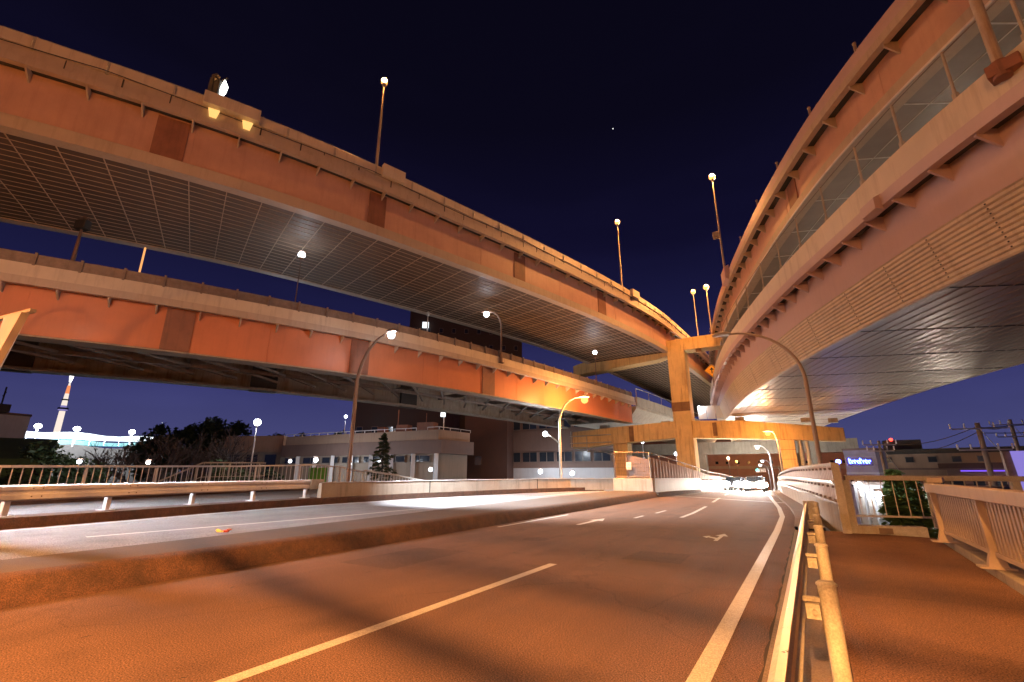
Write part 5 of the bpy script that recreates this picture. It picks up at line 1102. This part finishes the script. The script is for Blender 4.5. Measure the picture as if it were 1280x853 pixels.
def upole(label, base, h, r, arms, group='utility poles'):
    t = thing('utility_pole', label, 'utility pole', base, group); x, y, z = base; mb = MB(); mb.tube([(x, y, z), (x, y, z + h)], [r, r * .62], 12); mb.build('pole', M['wood_pole'], t, True)
    for dz, w in arms:
        mb = MB(); mb.box((x, y - r, z + h - dz), (w, .07, .08), .12); mb.build('crossarm', M['galv'], t)
        for k in range(5):
            u = -w / 2 + w * k / 4
            if abs(u) < .2: continue
            mb = MB(); mb.tube([(x + u, y - r, z + h - dz + .05), (x + u, y - r, z + h - dz + .3)], [.05, .035], 8); mb.ball((x + u, y - r, z + h - dz + .3), .055, 8); mb.build('insulator', M['porcelain'], t)
    mb = MB(); mb.tube([(x, y - r, z + h - arms[0][0]), (x + .9, y - r - .1, z + h - 2.4), (x + 1.6, y - .2, z + h - 5.5)], .02, 5); mb.build('stay_wire', M['galv'], t); return t
lamp('street_lamp', 'white street lamp down on the lower street beside the factory', pol(12.2, 52, -5.7), 5.2, (0, 0), (1, .8, .65), 1300, .2, 'pole')  # hidden below the railing, added to brighten the long factory wall
lamp('street_lamp', 'violet-white street lamp on the lower street before the sign building', pol(4.6, 50, -5.7), 5.0, (0, 0), (.62, .55, 1.0), 120, .2, 'pole')  # hidden lamp added to give the sign building a violet cast
u1 = upole('nearest utility pole with two crossarms and white insulators at right', pol(13.3, 40, -5.7), 10.2, .2, [(.35, 2.6), (1.6, 2.4)])
u2 = upole('dark utility pole behind the nearest one at the right edge', pol(15.3, 52, -5.7), 11.2, .19, [(.4, 2.4), (1.3, 2.0)])
u3 = upole('thin utility pole beside the blue sign building', pol(6.25, 45, -5.7), 9.6, .14, [(.3, 2.0), (.75, 1.6)])
for i, (A, B, sag) in enumerate(((pol(13.3, 40, 4.3), pol(6.25, 45, 3.75), .5), (pol(13.3, 40, 4.0), pol(6.25, 45, 3.4), .7), (pol(15.3, 52, 5.2), pol(13.3, 40, 4.3), .3), (pol(13.3, 40, 4.2), pol(24, 42, 5.6), .4), (pol(13.3, 40, 3.9), pol(24, 42, 5.0), .5))):
    t = thing('power_line', ['upper sagging wire between the thin pole and the nearest pole', 'lower sagging wire between the thin pole and the nearest pole', 'short wire between the two right poles', 'upper wire leaving the nearest pole to the right', 'lower wire leaving the nearest pole to the right'][i], 'cable', A)
    A, B = Vector(A), Vector(B); mb = MB(); mb.tube([A.lerp(B, k / 10) - Vector((0, 0, sag * math.sin(math.pi * k / 10))) for k in range(11)], .022, 5); mb.build('strand', M['black'], t)
rl = thing('warning_light', 'dark rooftop structure with a small red light beside the thin pole', 'beacon', pol(7.6, 76, 4.2)); mb = MB(); mb.box(pol(7.9, 78, 4.9), (3.6, 2, 1.3)); mb.build('housing', M['under'], rl); mb = MB(); mb.ball(pol(7.2, 76.5, 5.6), .2, 8); mb.build('lamp', emit('red_glow', (1, .05, .03), 6), rl)
# ================================================================ far end under the decks
fd = thing('far_overpass', 'dark far overpass crossing the road beyond the glare', 'bridge', (-8, 112, -5)); mb = MB(); mb.box((-23, 116, 7.6), (46, 8, 2.2)); mb.build('girder', M['rustpatch'], fd); mb = MB(); mb.box((-23, 111.8, 9.1), (46, .3, .9)); mb.build('parapet', M['concrete'], fd)
for x in (-24, -2): mb = MB(); mb.box((x, 116, .5), (2, 2, 12)); mb.build('pier', M['concrete'], fd)
fw = thing('far_building', 'dim reddish building closing the view under the decks', 'building', (-14, 150, -5)); F = [(-60, 150), (24, 150), (24, 160), (-60, 160)]; block(fw, None, F, [('wall', 0, -5.75, 7, M['salmon']), ('sign_band', .1, 2.6, 3.4, M['beige_b'])]); windows(fw, F[0], F[1], 3.9, 4.7, 30, .3, .1)
tl = thing('traffic_light', 'small cyan-green traffic light hanging beyond the headlights', 'traffic light', (-5.6, 74, 0)); mb = MB(); mb.box((-5.5, 74, 1.9), (1.3, .3, .5)); mb.build('housing', M['steel'], tl, bevel=.05); mb = MB(); mb.ball((-5.85, 73.8, 1.9), .19, 8); mb.build('green_lens', emit('green_glow', (.1, .9, .75), 5), tl); mb = MB(); mb.tube([(-3.2, 74.1, -1), (-3.2, 74.1, 2.3), (-5.5, 74.1, 2.3)], .08, 8); mb.build('post', M['steel'], tl)
lamp('street_lamp', 'orange lamp far under the decks in front of the reddish building', (-14.5, 128, -2.8), 6.5, (0, 0), ORANGE, 5200, .3, 'pole')
lamp('street_lamp', 'orange lamp on the left under the far decks', (-12.2, 96, -1.6), 5.4, (0, 0), (1, .6, .35), 2600, .25, 'pole')
for i, (x, y, h) in enumerate(((-3.4, 62, 5.0), (-4.6, 84, 4.6), (-5.6, 92, 4.4))):  # white posts added to bring light into the dark far opening
    lamp('street_lamp', ['white lamp post beside the right barrier near the far portal', 'second white lamp post beyond the glare on the right', 'farthest white lamp post beyond the glare'][i], (x, y, zr(y)), h, (-.9, 0), WHITE, 130, .18, 'rail_white', .08, spot=1800)
lamp('street_lamp', 'white lamp above the fence panels left of the pier column', (-16.6, 57, -5.7), 10.6, (0, 0), WHITE, 700, .25, 'rail_white', .08)
lamp('street_lamp', 'small white lamp behind the fence right beside the pier column', (-13.0, 58, -5.7), 9.1, (0, 0), WHITE, 500, .22, 'rail_white', .08)
sr = MB(); sr.ball(pol(-17.0, 3000, 2510), 4.0, 8); struct(sr.build('bright_star', emit('star_glow', (1, 1, 1), 1.5)))
